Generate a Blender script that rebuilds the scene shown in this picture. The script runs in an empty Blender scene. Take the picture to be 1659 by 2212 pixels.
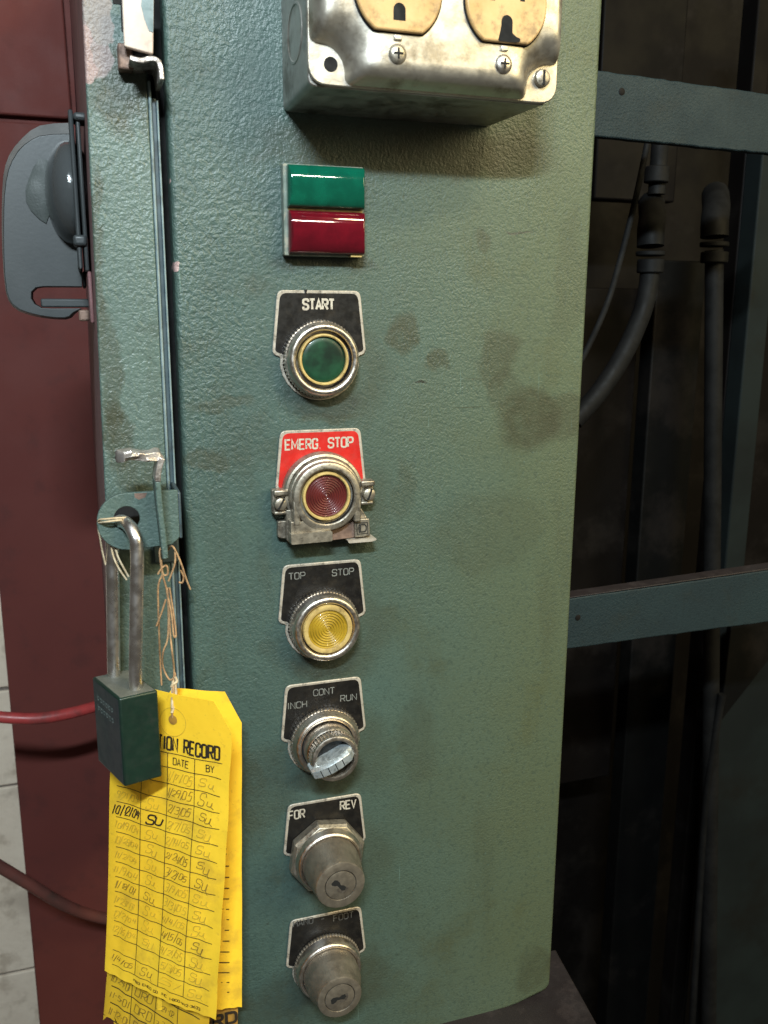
import bpy, bmesh, math, random
from mathutils import Vector, Matrix
random.seed(7)
R = math.radians
S = bpy.context.scene
COL = S.collection

# ------------------------------------------------------------------ camera
# camera 0.40 m in front of the panel plane (world y = 0), x right, z up, y into the machine
F, CX, CY, DIST = 1950.0, 829.5, 1106.0, 0.40
dn = Vector((-40.5, 8709.0, F)).normalized()
yy = Vector((-661.0, -439.7, F)); yy = (yy - yy.dot(dn) * dn).normalized()
xx = dn.cross(yy).normalized()
if xx.x < 0: xx = -xx
zz = -dn
RW = Matrix((xx, yy, zz))                       # world rows in camera axes (x right, y down, z forward)
CAM = Vector((0, -DIST, 0))
cam_d = bpy.data.cameras.new('camera'); cam = bpy.data.objects.new('camera', cam_d); COL.objects.link(cam)
right = RW @ Vector((1, 0, 0)); up = RW @ Vector((0, -1, 0)); back = RW @ Vector((0, 0, -1))
M = Matrix((right, up, back)).transposed().to_4x4(); M.translation = CAM
cam.matrix_world = M
cam_d.sensor_fit = 'VERTICAL'; cam_d.sensor_height = 36.0; cam_d.lens = 36.0 * F / 2212.0
cam_d.clip_start = 0.01; cam_d.clip_end = 20
cam_d.dof.use_dof = True; cam_d.dof.focus_distance = 0.44; cam_d.dof.aperture_fstop = 20
S.camera = cam

def at(px, py, y=0.0):
    """a point of the photograph (1659 x 2212 view) brought to depth y (mm); returns mm"""
    r = RW @ Vector((px - CX, py - CY, F)); t = (y / 1000 + DIST) / r.y
    return (CAM + r * t) * 1000

def at_plane(px, py, o, n):
    r = RW @ Vector((px - CX, py - CY, F)); c = CAM * 1000
    return c + r * ((o - c).dot(n) / r.dot(n))

# ------------------------------------------------------------------ light
W = bpy.data.worlds.new('World'); S.world = W; W.use_nodes = True
W.node_tree.nodes['Background'].inputs[0].default_value = (1.0, 0.93, 0.78, 1)
W.node_tree.nodes['Background'].inputs[1].default_value = 0.085
def lamp(name, loc, target, sx, sy, power, col):
    l = bpy.data.lights.new(name, 'AREA'); l.shape = 'RECTANGLE'; l.size = sx; l.size_y = sy
    l.energy = power; l.color = col
    o = bpy.data.objects.new(name, l); COL.objects.link(o); o.location = loc
    o.rotation_euler = (Vector(target) - Vector(loc)).to_track_quat('-Z', 'Z').to_euler()
    return o
lamp('cool_tube_light', (-0.144, -0.845, 0.549), (0.04, 0, 0.16), 0.24, 0.035, 20.0, (0.80, 0.93, 1.0))
lamp('warm_tube_light', (0.477, -0.691, 0.740), (0.10, 0, 0.05), 0.16, 0.07, 5.2, (1.0, 0.82, 0.48))
lamp('warm_fill_light', (1.9, -1.75, 0.95), (0.15, 0, 0.30), 1.2, 1.0, 42.0, (1.0, 0.84, 0.46))  # added fill lamp, unseen; warms the right side and lifts the box shadow
lamp('distant_tube_light', (0.66, -2.2, 1.50), (0.1, 0, 0.1), 0.34, 0.06, 14.0, (1.0, 0.92, 0.76))
S.view_settings.view_transform = 'Standard'; S.view_settings.look = 'None'
S.view_settings.exposure = -0.12; S.view_settings.gamma = 1
S.render.engine = 'CYCLES'

# ------------------------------------------------------------------ materials
MATS = {}
class NT:
    def __init__(s, name):
        s.m = bpy.data.materials.new(name); s.m.use_nodes = True; s.t = s.m.node_tree
        s.b = s.t.nodes['Principled BSDF']; s.co = s.t.nodes.new('ShaderNodeTexCoord').outputs['Object']
        MATS[name] = s.m
    def n(s, k): return s.t.nodes.new(k)
    def l(s, a, b): s.t.links.new(a, b)
    def noise(s, scale, detail=4, rough=.55, dist=0, stretch=None, off=(0, 0, 0)):
        n = s.n('ShaderNodeTexNoise'); n.inputs['Scale'].default_value = scale
        n.inputs['Detail'].default_value = detail; n.inputs['Roughness'].default_value = rough
        n.inputs['Distortion'].default_value = dist
        mp = s.n('ShaderNodeMapping'); mp.inputs['Location'].default_value = off
        if stretch: mp.inputs['Scale'].default_value = stretch
        s.l(s.co, mp.inputs['Vector']); s.l(mp.outputs[0], n.inputs['Vector'])
        return n.outputs['Fac']
    def ramp(s, fac, a, b, va=0., vb=1.):
        r = s.n('ShaderNodeMapRange'); r.interpolation_type = 'SMOOTHSTEP'
        r.inputs['From Min'].default_value = a; r.inputs['From Max'].default_value = b
        r.inputs['To Min'].default_value = va; r.inputs['To Max'].default_value = vb
        s.l(fac, r.inputs['Value']); return r.outputs[0]
    def math(s, op, a, b=0.):
        m = s.n('ShaderNodeMath'); m.operation = op
        for i, v in enumerate((a, b)):
            if isinstance(v, (int, float)): m.inputs[i].default_value = v
            else: s.l(v, m.inputs[i])
        return m.outputs[0]
    def mix(s, fac, a, b):
        m = s.n('ShaderNodeMix'); m.data_type = 'RGBA'
        if isinstance(fac, (int, float)): m.inputs[0].default_value = fac
        else: s.l(fac, m.inputs[0])
        for i, v in ((6, a), (7, b)):
            if isinstance(v, tuple): m.inputs[i].default_value = (*v, 1)
            else: s.l(v, m.inputs[i])
        return m.outputs[2]
    def color(s, v):
        if isinstance(v, tuple): s.b.inputs['Base Color'].default_value = (*v, 1)
        else: s.l(v, s.b.inputs['Base Color'])
    def bump(s, h, dist, strength=1.):
        b = s.n('ShaderNodeBump'); b.inputs['Distance'].default_value = dist; b.inputs['Strength'].default_value = strength
        s.l(h, b.inputs['Height']); s.l(b.outputs[0], s.b.inputs['Normal']); return b
    def set(s, **k):
        for a, v in k.items():
            i = s.b.inputs[a.replace('_', ' ')]
            if isinstance(v, (int, float)): i.default_value = v
            elif isinstance(v, tuple): i.default_value = (*v, 1) if len(v) == 3 else v
            else: s.l(v, i)
    def blob(s, x, z, rx, rz, soft=.5, warp=None):
        """a patch (stain, chip, painted shade) centred at x, z (mm), 1 inside and 0 outside"""
        sp = s.n('ShaderNodeSeparateXYZ'); s.l(warp if warp is not None else s.co, sp.inputs[0])
        dx = s.math('DIVIDE', s.math('SUBTRACT', sp.outputs[0], x / 1000), rx / 1000)
        dz = s.math('DIVIDE', s.math('SUBTRACT', sp.outputs[2], z / 1000), rz / 1000)
        d = s.math('ADD', s.math('MULTIPLY', dx, dx), s.math('MULTIPLY', dz, dz))
        return s.ramp(d, 1 + soft, 1 - soft)
    def warped(s, scale, amt):
        n = s.n('ShaderNodeTexNoise'); n.inputs['Scale'].default_value = scale; n.inputs['Detail'].default_value = 4
        s.l(s.co, n.inputs['Vector'])
        a = s.n('ShaderNodeVectorMath'); a.operation = 'SUBTRACT'; s.l(n.outputs['Color'], a.inputs[0]); a.inputs[1].default_value = (.5, .5, .5)
        b = s.n('ShaderNodeVectorMath'); b.operation = 'SCALE'; s.l(a.outputs[0], b.inputs[0]); b.inputs['Scale'].default_value = amt
        c = s.n('ShaderNodeVectorMath'); c.operation = 'ADD'; s.l(s.co, c.inputs[0]); s.l(b.outputs[0], c.inputs[1])
        return c.outputs[0]

def hammer_paint(name, c1, c2, grime, stains_and_shade=(), coarse=1.0, rough=.42, chips=(), warm_tint=.0, spec=.55):
    m = NT(name)
    big = m.noise(14, 5, .6); mid = m.noise(60, 4, .6); fine = m.noise(900, 2)
    c = m.mix(m.ramp(big, .35, .65), c1, c2)
    c = m.mix(m.ramp(m.noise(22, 5, .65, .3, off=(3, 1, 2)), .52, .74, 0, .55), c, grime)
    c = m.mix(m.ramp(mid, .56, .78, 0, .28), c, grime)
    c = m.mix(m.ramp(m.noise(330, 3, .6), .62, .74, 0, .45), c, tuple(v * .45 for v in grime))
    lumpn = m.noise(430, 2.5, .5, .5)
    sx = m.n('ShaderNodeSeparateXYZ'); m.l(m.co, sx.inputs[0])
    if stains_and_shade: c = m.mix(m.math('MULTIPLY', m.ramp(m.math('ADD', sx.outputs[0], m.math('MULTIPLY', big, .12)), .13, .30), warm_tint), c, (.088, .098, .040))  # warm lamp tint painted in olive towards the panel's right
    c = m.mix(m.ramp(m.noise(30, 4, .6, .2, (1, 1, .16), (7, 3, 4)), .55, .75, 0, .3), c, grime)
    c = m.mix(m.ramp(lumpn, .50, .30, 0, .30), c, tuple(v * .5 for v in c2))
    c = m.mix(m.ramp(m.noise(700, 2, .6, off=(4, 4, 1)), .60, .72, 0, .35), c, tuple(v * 1.5 for v in c1))
    scr = m.math('MULTIPLY', m.ramp(m.noise(300, 2, .5, 0, (1, 1, .05), (2, 5, 8)), .70, .74, 0, .5), m.ramp(m.noise(11, 2, off=(6, 1, 6)), .5, .6))
    c = m.mix(scr, c, tuple(v * 2.2 for v in c1))
    scr = m.math('MULTIPLY', m.ramp(m.noise(300, 2, .5, 0, (.05, 1, 1), (2, 5, 3)), .71, .75, 0, .6), m.ramp(m.noise(9, 2, off=(1, 4, 6)), .52, .62))
    c = m.mix(scr, c, grime)
    w = m.warped(45, .022)
    for (x, z, rx, rz, col, k) in stains_and_shade:
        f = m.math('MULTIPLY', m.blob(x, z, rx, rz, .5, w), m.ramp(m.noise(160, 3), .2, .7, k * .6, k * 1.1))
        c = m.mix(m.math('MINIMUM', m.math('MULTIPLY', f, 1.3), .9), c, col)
    for (x, z, rx, rz, col) in chips:
        c = m.mix(m.blob(x, z, rx, rz, .08, w), c, col)
    m.color(c)
    # hammered lumps, coarse on the left, finer towards the right and downwards
    sp = m.n('ShaderNodeSeparateXYZ'); m.l(m.co, sp.inputs[0])
    k = m.math('MULTIPLY', m.ramp(sp.outputs[0], .05, .14, 1, .45), m.ramp(sp.outputs[2], -.22, .02, .6, 1))
    lump = m.noise(430, 2.5, .5, .5)
    h = m.math('ADD', m.math('MULTIPLY', m.math('MULTIPLY', lump, k), coarse * 1.2), m.math('MULTIPLY', m.noise(850, 2, .6), .60))
    h = m.math('MULTIPLY', h, m.ramp(m.noise(16, 3, off=(9, 9, 9)), .3, .7, .55, 1.15)); m.bump(h, .00062)
    m.set(Roughness=m.ramp(big, .3, .7, rough - .05, rough + .12), Specular_IOR_Level=spec)
    return m.m

def X(px, py, y=0): return at(px, py, y).x
GRIME = (.036, .038, .020)
st = []
for (px, py, rx, rz, k) in [(875, 720, 7, 9, .55), (945, 770, 5.5, 6, .5), (1050, 532, 5, 5, .4), (1075, 775, 10, 12, .45),
        (1150, 905, 16, 15, .6), (1215, 900, 14, 14, .45), (1100, 840, 10, 9, .3), (700, 905, 14, 3, .35), (480, 870, 15, 4, .35),
        (440, 990, 9, 5, .45), (560, 1700, 18, 22, .28), (1010, 330, 45, 10, .35), (870, 1050, 6, 14, .25), (900, 1600, 10, 24, .22),  # wide flat patch: outlet box shade painted in the grime colour
        (1150, 2090, 12, 14, .35), (1230, 600, 8, 30, .2), (700, 2140, 40, 20, .35), (1050, 1150, 30, 20, .18)]:
    p = at(px, py); st.append((p.x, p.z, rx, rz, GRIME, k))
for z_ in (-21, -83, -147, -208, -270, -335): st += [(112, z_ - 8, 24, 24, GRIME, .26), (104, z_ - 18, 17, 10, (.018, .020, .014), .38)]  # grime round each operator, darker patch below each
st += [(140, 70, 55, 14, (.05, .05, .028), .35), (104, 22, 22, 5, (.018, .020, .014), .45)]  # painted shade under the outlet box and under the indicator light
st.append((at(905, 830).x, at(905, 830).z, 2.6, .8, (.02, .022, .015), .95))
st.append((at(1130, 505).x, at(1130, 505).z, 6, .7, (.04, .04, .03), .7))
chips = [(at(388, 575).x, at(388, 575).z, 1.5, 2.6, (.36, .25, .24)), (at(366, 375).x, at(366, 375).z, .9, 2.5, (.36, .26, .25))]
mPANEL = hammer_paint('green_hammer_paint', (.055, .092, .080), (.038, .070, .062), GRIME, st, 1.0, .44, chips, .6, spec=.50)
st2 = []
for (px, py, rx, rz, k) in [(215, 520, 3.5, 30, .45), (235, 800, 5, 30, .4), (250, 940, 7, 16, .55), (300, 1020, 8, 10, .4), (260, 190, 10, 18, .55), (330, 210, 5, 14, .4)]:
    p = at(px, py); st2.append((p.x - 20, p.z + 480, rx, rz, GRIME, k))
ch2 = [(x_ - 20, z_ + 480, a_, b_, c_) for x_, z_, a_, b_, c_ in [(at(205, 60).x, at(205, 60).z, 6.5, 16, (.20, .16, .15)), (at(190, 110).x, at(190, 110).z, 3, 10, (.27, .19, .175)), (at(225, 30).x, at(225, 30).z, 6, 10, (.19, .165, .15))]]
mDOOR = hammer_paint('green_door_paint', (.086, .128, .112), (.066, .104, .092), GRIME, st2, .9, .42, ch2, spec=.5)

def simple(name, c1, c2, rough=.5, metal=0., scale=60, bump=.0, bscale=300, dirt=None, dk=.5, dscale=90, coat=0., **k):
    m = NT(name)
    c = m.mix(m.ramp(m.noise(scale, 4, .6), .35, .65), c1, c2)
    if dirt: c = m.mix(m.ramp(m.noise(dscale, 5, .65, off=(5, 2, 1)), .5, .68, 0, dk), c, dirt)
    m.color(c)
    m.set(Roughness=m.ramp(m.noise(scale * 3, 3), .3, .7, max(.03, rough - .08), rough + .08), Metallic=metal, Coat_Weight=coat, **k)
    if bump: m.bump(m.noise(bscale, 4, .6), bump)
    return m.m
mDARKG = simple('dark_green_frame', (.055, .085, .10), (.04, .06, .075), .38, dirt=(.02, .02, .02))
mRIDGE = simple('pale_green_ridge', (.20, .26, .27), (.13, .18, .19), .3, dirt=(.05, .06, .06), dk=.6)
mBLACK = simple('black_rubber', (.006, .006, .006), (.01, .01, .01), .7, Specular_IOR_Level=.1)
mRED = simple('maroon_paint', (.122, .032, .026), (.112, .029, .024), .68, scale=8, bump=.00008, bscale=900, dirt=(.06, .022, .02), dk=.35, dscale=30, Specular_IOR_Level=.2)
mSIDE = simple('maroon_side_paint', (.23, .11, .11), (.16, .085, .085), .5, scale=25, bump=.0002, bscale=500, dirt=(.10, .06, .055))
mSTEEL = simple('galvanized_steel', (.64, .60, .52), (.54, .50, .43), .42, .9, scale=60, bump=.00007, bscale=500, dirt=(.22, .17, .11), dk=.6, dscale=75)
mBOX = simple('box_steel', (.50, .48, .44), (.40, .38, .35), .42, .9, scale=70, bump=.00008, bscale=500, dirt=(.16, .14, .11), dk=.8, dscale=60)
mCHROME = simple('worn_chrome', (.70, .64, .57), (.60, .54, .48), .36, 1., scale=200, bump=.00003, bscale=900, dirt=(.40, .35, .28), dk=.25, dscale=300)
mSHACK = simple('shackle_steel', (.88, .84, .82), (.80, .76, .74), .3, 1., scale=60, dirt=(.55, .50, .46), dk=.2, dscale=120)
mZINC = simple('cast_zinc', (.42, .38, .31), (.32, .285, .23), .42, .8, scale=160, bump=.00010, bscale=600, dirt=(.08, .065, .05), dk=.7, dscale=230)
mLOCKCYL = simple('satin_lock_metal', (.34, .295, .235), (.27, .235, .19), .44, .8, scale=120, bump=.00005, bscale=1200, dirt=(.18, .15, .12), dk=.5, dscale=160)
mKNOB = simple('silver_knob_paint', (.55, .60, .62), (.42, .47, .49), .3, .6, scale=200, dirt=(.08, .09, .09), dk=.6, dscale=300)
mSILV = simple('plate_silver_edge', (.48, .43, .36), (.38, .34, .28), .4, .25, scale=200, dirt=(.05, .045, .035), dk=.75, dscale=260)
mPLATEBK = simple('plate_black', (.006, .0055, .0055), (.010, .009, .008), .42, scale=120, dirt=(.035, .028, .02), dk=.3, dscale=240, bump=.00003, bscale=900, Specular_IOR_Level=.3)
mPLATERD = simple('plate_red', (.50, .020, .014), (.42, .014, .011), .38, scale=120, dirt=(.25, .03, .02), dk=.3, dscale=200)
mLETTER = simple('engraved_letter', (.48, .44, .36), (.38, .34, .28), .5, scale=500, dirt=(.12, .10, .08), dk=.6, dscale=900)
mLETTERD = simple('faded_letter', (.11, .11, .105), (.05, .05, .05), .6, scale=500, dirt=(.03, .03, .03), dk=.8, dscale=700)
mLETTERM = simple('thin_engraved_letter', (.20, .205, .19), (.12, .125, .115), .6, scale=500, dirt=(.06, .06, .06), dk=.6, dscale=700)
mCREAM = simple('cream_plastic_ring', (.50, .37, .14), (.40, .28, .10), .35, scale=200, dirt=(.14, .10, .04), dk=.6, dscale=300)
mIVORY = simple('aged_ivory_plastic', (.56, .36, .16), (.46, .28, .11), .38, scale=60, dirt=(.16, .10, .05), dk=.7, dscale=110, bump=.00004, bscale=500)
mHANDLE = simple('grey_handle_paint', (.038, .044, .045), (.034, .039, .040), .46, .0, scale=10, bump=.00004, bscale=500)
mHUB = simple('glossy_hub_paint', (.062, .066, .068), (.054, .059, .060), .2, .0, scale=10, bump=.0002, bscale=350, coat=.6)
mHANDLEL = simple('lit_handle_rim', (.17, .168, .163), (.13, .13, .127), .3, .0, scale=60, bump=.00010, bscale=500)  # paler copy of the handle grey, painting the lit chamfer
mRECESS = simple('handle_recess', (.055, .064, .060), (.042, .050, .047), .6, scale=60, bump=.0002, bscale=900)
mRUST = simple('rusty_steel', (.26, .17, .13), (.14, .09, .07), .6, .4, scale=120, bump=.0002, bscale=500, dirt=(.04, .025, .02), dk=.8)
mBARE = simple('worn_bare_metal', (.66, .60, .56), (.42, .38, .35), .34, .7, scale=110, bump=.0004, bscale=350, dirt=(.10, .07, .06), dk=.8, dscale=120)
mCREAMP = simple('cream_worn_paint', (.58, .48, .41), (.48, .39, .33), .5, scale=40, bump=.0001, bscale=400, dirt=(.20, .13, .10), dk=.6, dscale=80)
mTWINE = simple('cotton_twine', (.42, .26, .13), (.28, .16, .08), .85, scale=400, bump=.0002, bscale=2500)
mTWINEL = simple('pale_twine', (.55, .45, .30), (.40, .30, .18), .85, scale=400, bump=.0002, bscale=2500)
mLOCK = simple('green_anodised_padlock', (.010, .028, .019), (.010, .023, .017), .36, .2, scale=80, bump=.00003, bscale=900, dirt=(.03, .035, .03), dk=.5)
mLOCKTOP = simple('pale_padlock_top', (.105, .105, .085), (.07, .075, .06), .7, scale=150, dirt=(.03, .04, .03), dk=.5)  # top face paler than the padlock body
mLOCKSIDE = simple('scuffed_padlock_side', (.022, .036, .038), (.030, .036, .040), .38, .2, scale=60, dirt=(.05, .05, .055), dk=.4, dscale=80)
mSCUFF = simple('padlock_lettering', (.20, .24, .22), (.08, .11, .10), .6, scale=900)
mTAG = NT('yellow_tag_card')
c = mTAG.mix(mTAG.ramp(mTAG.noise(18, 4), .35, .65), (.90, .58, .030), (.84, .51, .022))
c = mTAG.mix(mTAG.ramp(mTAG.noise(45, 5, .6, off=(2, 2, 2)), .52, .70, 0, .55), c, (.48, .29, .03))
c = mTAG.mix(mTAG.ramp(mTAG.noise(500, 3, .6), .60, .72, 0, .22), c, (.25, .14, .03))
mTAG.color(c); mTAG.set(Roughness=.62); mTAG.bump(mTAG.noise(60, 3), .0005); mTAG = mTAG.m
mTAG3 = simple('older_tag_card', (.78, .48, .022), (.66, .39, .018), .65, scale=30, dirt=(.34, .20, .03), dk=.6, dscale=50)
mTAGD = simple('shaded_tag_card', (.42, .22, .03), (.30, .15, .025), .7, scale=60, dirt=(.05, .03, .02), dk=.8, dscale=80)  # card hanging in shade, the darkness put into its colour
mINK = simple('black_print', (.018, .012, .008), (.03, .02, .01), .6)
mPEN = simple('faded_pen', (.42, .28, .03), (.62, .42, .03), .7, scale=150)
mPEND = simple('dark_pen', (.16, .10, .02), (.32, .20, .02), .7, scale=150)
mHOSER = simple('red_hose', (.38, .048, .045), (.28, .036, .034), .4, scale=30, dirt=(.12, .04, .035), dk=.7, dscale=40)
mHOSED = simple('dirty_red_hose', (.16, .050, .038), (.10, .042, .034), .5, scale=20, dirt=(.045, .035, .028), dk=.8, dscale=25)
mBLOCK = simple('painted_block', (.82, .70, .56), (.74, .62, .49), .8, scale=14, bump=.0008, bscale=120, dirt=(.34, .26, .18), dk=.5, dscale=26)
mMORTAR = simple('mortar', (.24, .20, .17), (.18, .15, .13), .9, bump=.001, bscale=200)
mBEAM = hammer_paint('teal_beam_paint', (.016, .028, .031), (.012, .021, .024), (.018, .02, .016), (), .35, .55, spec=.2)  # bar teal darkened to carry the shade of the recess
mDINGY = simple('shaded_machine_paint', (.0035, .0035, .0033), (.0025, .0025, .0025), .6, scale=10, dirt=(.012, .010, .009), dk=.8, dscale=12, Specular_IOR_Level=.08)  # recess paints: its deep shade is put into these near-black colours
mDINGYB = simple('shaded_brown_machine_paint', (.0042, .0032, .0028), (.0028, .0022, .002), .6, scale=8, dirt=(.012, .010, .009), dk=.7, dscale=12, Specular_IOR_Level=.08)
mDINGYT = simple('shaded_teal_paint', (.011, .015, .015), (.008, .010, .010), .6, scale=9, dirt=(.008, .008, .007), dk=.7, dscale=10, Specular_IOR_Level=.08)
mRUSTD = simple('dark_rust', (.035, .02, .014), (.02, .013, .01), .8, scale=120)
mPIPE = simple('shaded_pipe', (.009, .009, .009), (.005, .005, .005), .62, .0, scale=30, dirt=(.004, .004, .004), dk=.6, Specular_IOR_Level=.12)  # pipe tone darkened too, shade of the recess painted in
mPLINTH = simple('dull_maroon_base', (.018, .0125, .0125), (.014, .010, .010), .6, scale=20, bump=.0001, bscale=900, dirt=(.04, .03, .028))
mHOLE = simple('hole_black', (.003, .003, .003), (.004, .004, .004), .9)

def lens(name, c1, c2, trans, rough=.12, coat=.5, spec=.5):
    m = NT(name); m.color(m.mix(m.ramp(m.noise(90, 3), .35, .65), c1, c2))
    m.set(Roughness=rough, Transmission_Weight=trans, Coat_Weight=coat, Coat_Roughness=.05, IOR=1.49, Specular_IOR_Level=spec); return m.m
mLG = lens('green_lens_plastic', (.003, .12, .07), (.002, .085, .05), .3, .06)
mLR = lens('red_lens_plastic', (.14, .004, .012), (.09, .003, .009), .3, .06)
mLG2 = lens('dark_green_lens_plastic', (.014, .070, .034), (.006, .022, .013), .3, .4, .06, .25)
mLR2 = lens('dull_red_lens_plastic', (.12, .018, .016), (.075, .012, .011), .15, .36, .15, .4)
mLY = lens('yellow_lens_plastic', (.42, .27, .022), (.30, .19, .015), .1, .3, .2)
mREFL = simple('lens_inner_reflector', (.02, .35, .12), (.015, .25, .08), .4)

# ------------------------------------------------------------------ mesh helpers (all in mm)
class MB:
    def __init__(s): s.v = []; s.f = []
    def add(s, vs, fs):
        o = len(s.v); s.v += [Vector(v) for v in vs]; s.f += [tuple(i + o for i in f) for f in fs]; return s
    def box(s, x0, x1, y0, y1, z0, z1):
        return s.hexa([(x0, y0, z0), (x1, y0, z0), (x1, y1, z0), (x0, y1, z0), (x0, y0, z1), (x1, y0, z1), (x1, y1, z1), (x0, y1, z1)])
    def hexa(s, v): return s.add(v, [(0, 3, 2, 1), (4, 5, 6, 7), (0, 1, 5, 4), (1, 2, 6, 5), (2, 3, 7, 6), (3, 0, 4, 7)])
    def prism(s, pts, y0, y1, pts2=None):
        """outline (x, z) extruded from y0 (front) to y1 (back)"""
        n = len(pts); pts2 = pts2 or pts
        return s.add([(x, y0, z) for x, z in pts] + [(x, y1, z) for x, z in pts2],
                     [tuple(range(n)), tuple(range(2 * n - 1, n - 1, -1))] + [(i, i + n, (i + 1) % n + n, (i + 1) % n) for i in range(n)])
    def loops(s, loops, cap0=True, cap1=True):
        n = len(loops[0]); vs = [p for l in loops for p in l]; fs = []
        for k in range(len(loops) - 1):
            for i in range(n): fs.append((k * n + i, k * n + (i + 1) % n, (k + 1) * n + (i + 1) % n, (k + 1) * n + i))
        if cap0: fs.append(tuple(range(n - 1, -1, -1)))
        if cap1: fs.append(tuple(range((len(loops) - 1) * n, len(loops) * n)))
        return s.add(vs, fs)
    def lathe(s, prof, cx, cz, seg=64, rmod=None, cap0=False, cap1=True, cy=0.):
        """profile (radius, y) turned about the axis along y through (cx, cz)"""
        L = []
        for (r, y) in prof:
            l = []
            for i in range(seg):
                a = 2 * math.pi * i / seg; rr = r + (rmod(i, r, y) if rmod else 0)
                l.append((cx + rr * math.cos(a), y + cy, cz + rr * math.sin(a)))
            L.append(l)
        return s.loops(L, cap0, cap1)
    def tube(s, path, rad, seg=10, cap=True):
        path = [Vector(p) for p in path]; L = []; pn = None
        for i, p in enumerate(path):
            t = (path[min(i + 1, len(path) - 1)] - path[max(i - 1, 0)]).normalized()
            if pn is None: pn = t.orthogonal().normalized()
            pn = (pn - pn.dot(t) * t).normalized(); b = t.cross(pn)
            r = rad(i / (len(path) - 1)) if callable(rad) else rad
            L.append([p + (pn * math.cos(a) + b * math.sin(a)) * r for a in [2 * math.pi * k / seg for k in range(seg)]])
        return s.loops(L, cap, cap)
    def build(s, name, mat, parent=None, smooth=True, bevel=0., seg=2, angle=32, kind=None, label=None, sub=0):
        me = bpy.data.meshes.new(name)
        off = Vector((0, 0, 0))
        p = parent
        while p is not None: off += p.location * 1000; p = p.parent
        me.from_pydata([tuple((v - off) / 1000) for v in s.v], [], s.f); me.materials.append(mat)
        bm = bmesh.new(); bm.from_mesh(me); bmesh.ops.recalc_face_normals(bm, faces=bm.faces); bm.to_mesh(me); bm.free()
        if smooth:
            for q in me.polygons: q.use_smooth = True
            me.set_sharp_from_angle(angle=R(angle))
        o = bpy.data.objects.new(name, me); COL.objects.link(o)
        if parent is not None: o.parent = parent
        if sub:
            u = o.modifiers.new('sub', 'SUBSURF'); u.levels = u.render_levels = sub
        if bevel:
            b = o.modifiers.new('bevel', 'BEVEL'); b.width = bevel / 1000; b.segments = seg; b.limit_method = 'ANGLE'; b.angle_limit = R(40)
            b.harden_normals = False
        if kind: o['kind'] = kind
        if label: o['label'] = label
        return o

def thing(name, label, cat, loc, group=None):
    o = bpy.data.objects.new(name, None); COL.objects.link(o); o.location = Vector(loc) / 1000
    o.empty_display_size = .01; o['label'] = label; o['category'] = cat
    if group: o['group'] = group
    return o
def tag(o, label, cat, group=None):
    o['label'] = label; o['category'] = cat
    if group: o['group'] = group
    return o
def smoothpath(pts, n=8):
    pts = [Vector(p) for p in pts]; out = []
    for i in range(len(pts) - 1):
        p0 = pts[max(i - 1, 0)]; p1 = pts[i]; p2 = pts[i + 1]; p3 = pts[min(i + 2, len(pts) - 1)]
        for k in range(n):
            t = k / n
            out.append(.5 * ((2 * p1) + (p2 - p0) * t + (2 * p0 - 5 * p1 + 4 * p2 - p3) * t * t + (-p0 + 3 * p1 - 3 * p2 + p3) * t ** 3))
    out.append(pts[-1]); return out
def rounded(pts, n=5, closed=True):
    """pts (x, z, r): corner radius r"""
    out = []; N = len(pts)
    for i in range(N):
        p = Vector(pts[i][:2]); r = pts[i][2] if len(pts[i]) > 2 else 0
        if not r or (not closed and i in (0, N - 1)): out.append((p.x, p.y)); continue
        a = Vector(pts[i - 1][:2]); b = Vector(pts[(i + 1) % N][:2])
        da = a - p; db = b - p; r2 = min(r, da.length * .499, db.length * .499)
        pa = p + da.normalized() * r2; pb = p + db.normalized() * r2
        for k in range(n + 1):
            t = k / n; q = pa * (1 - t) ** 2 + p * 2 * t * (1 - t) + pb * t * t; out.append((q.x, q.y))
    return out

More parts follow.
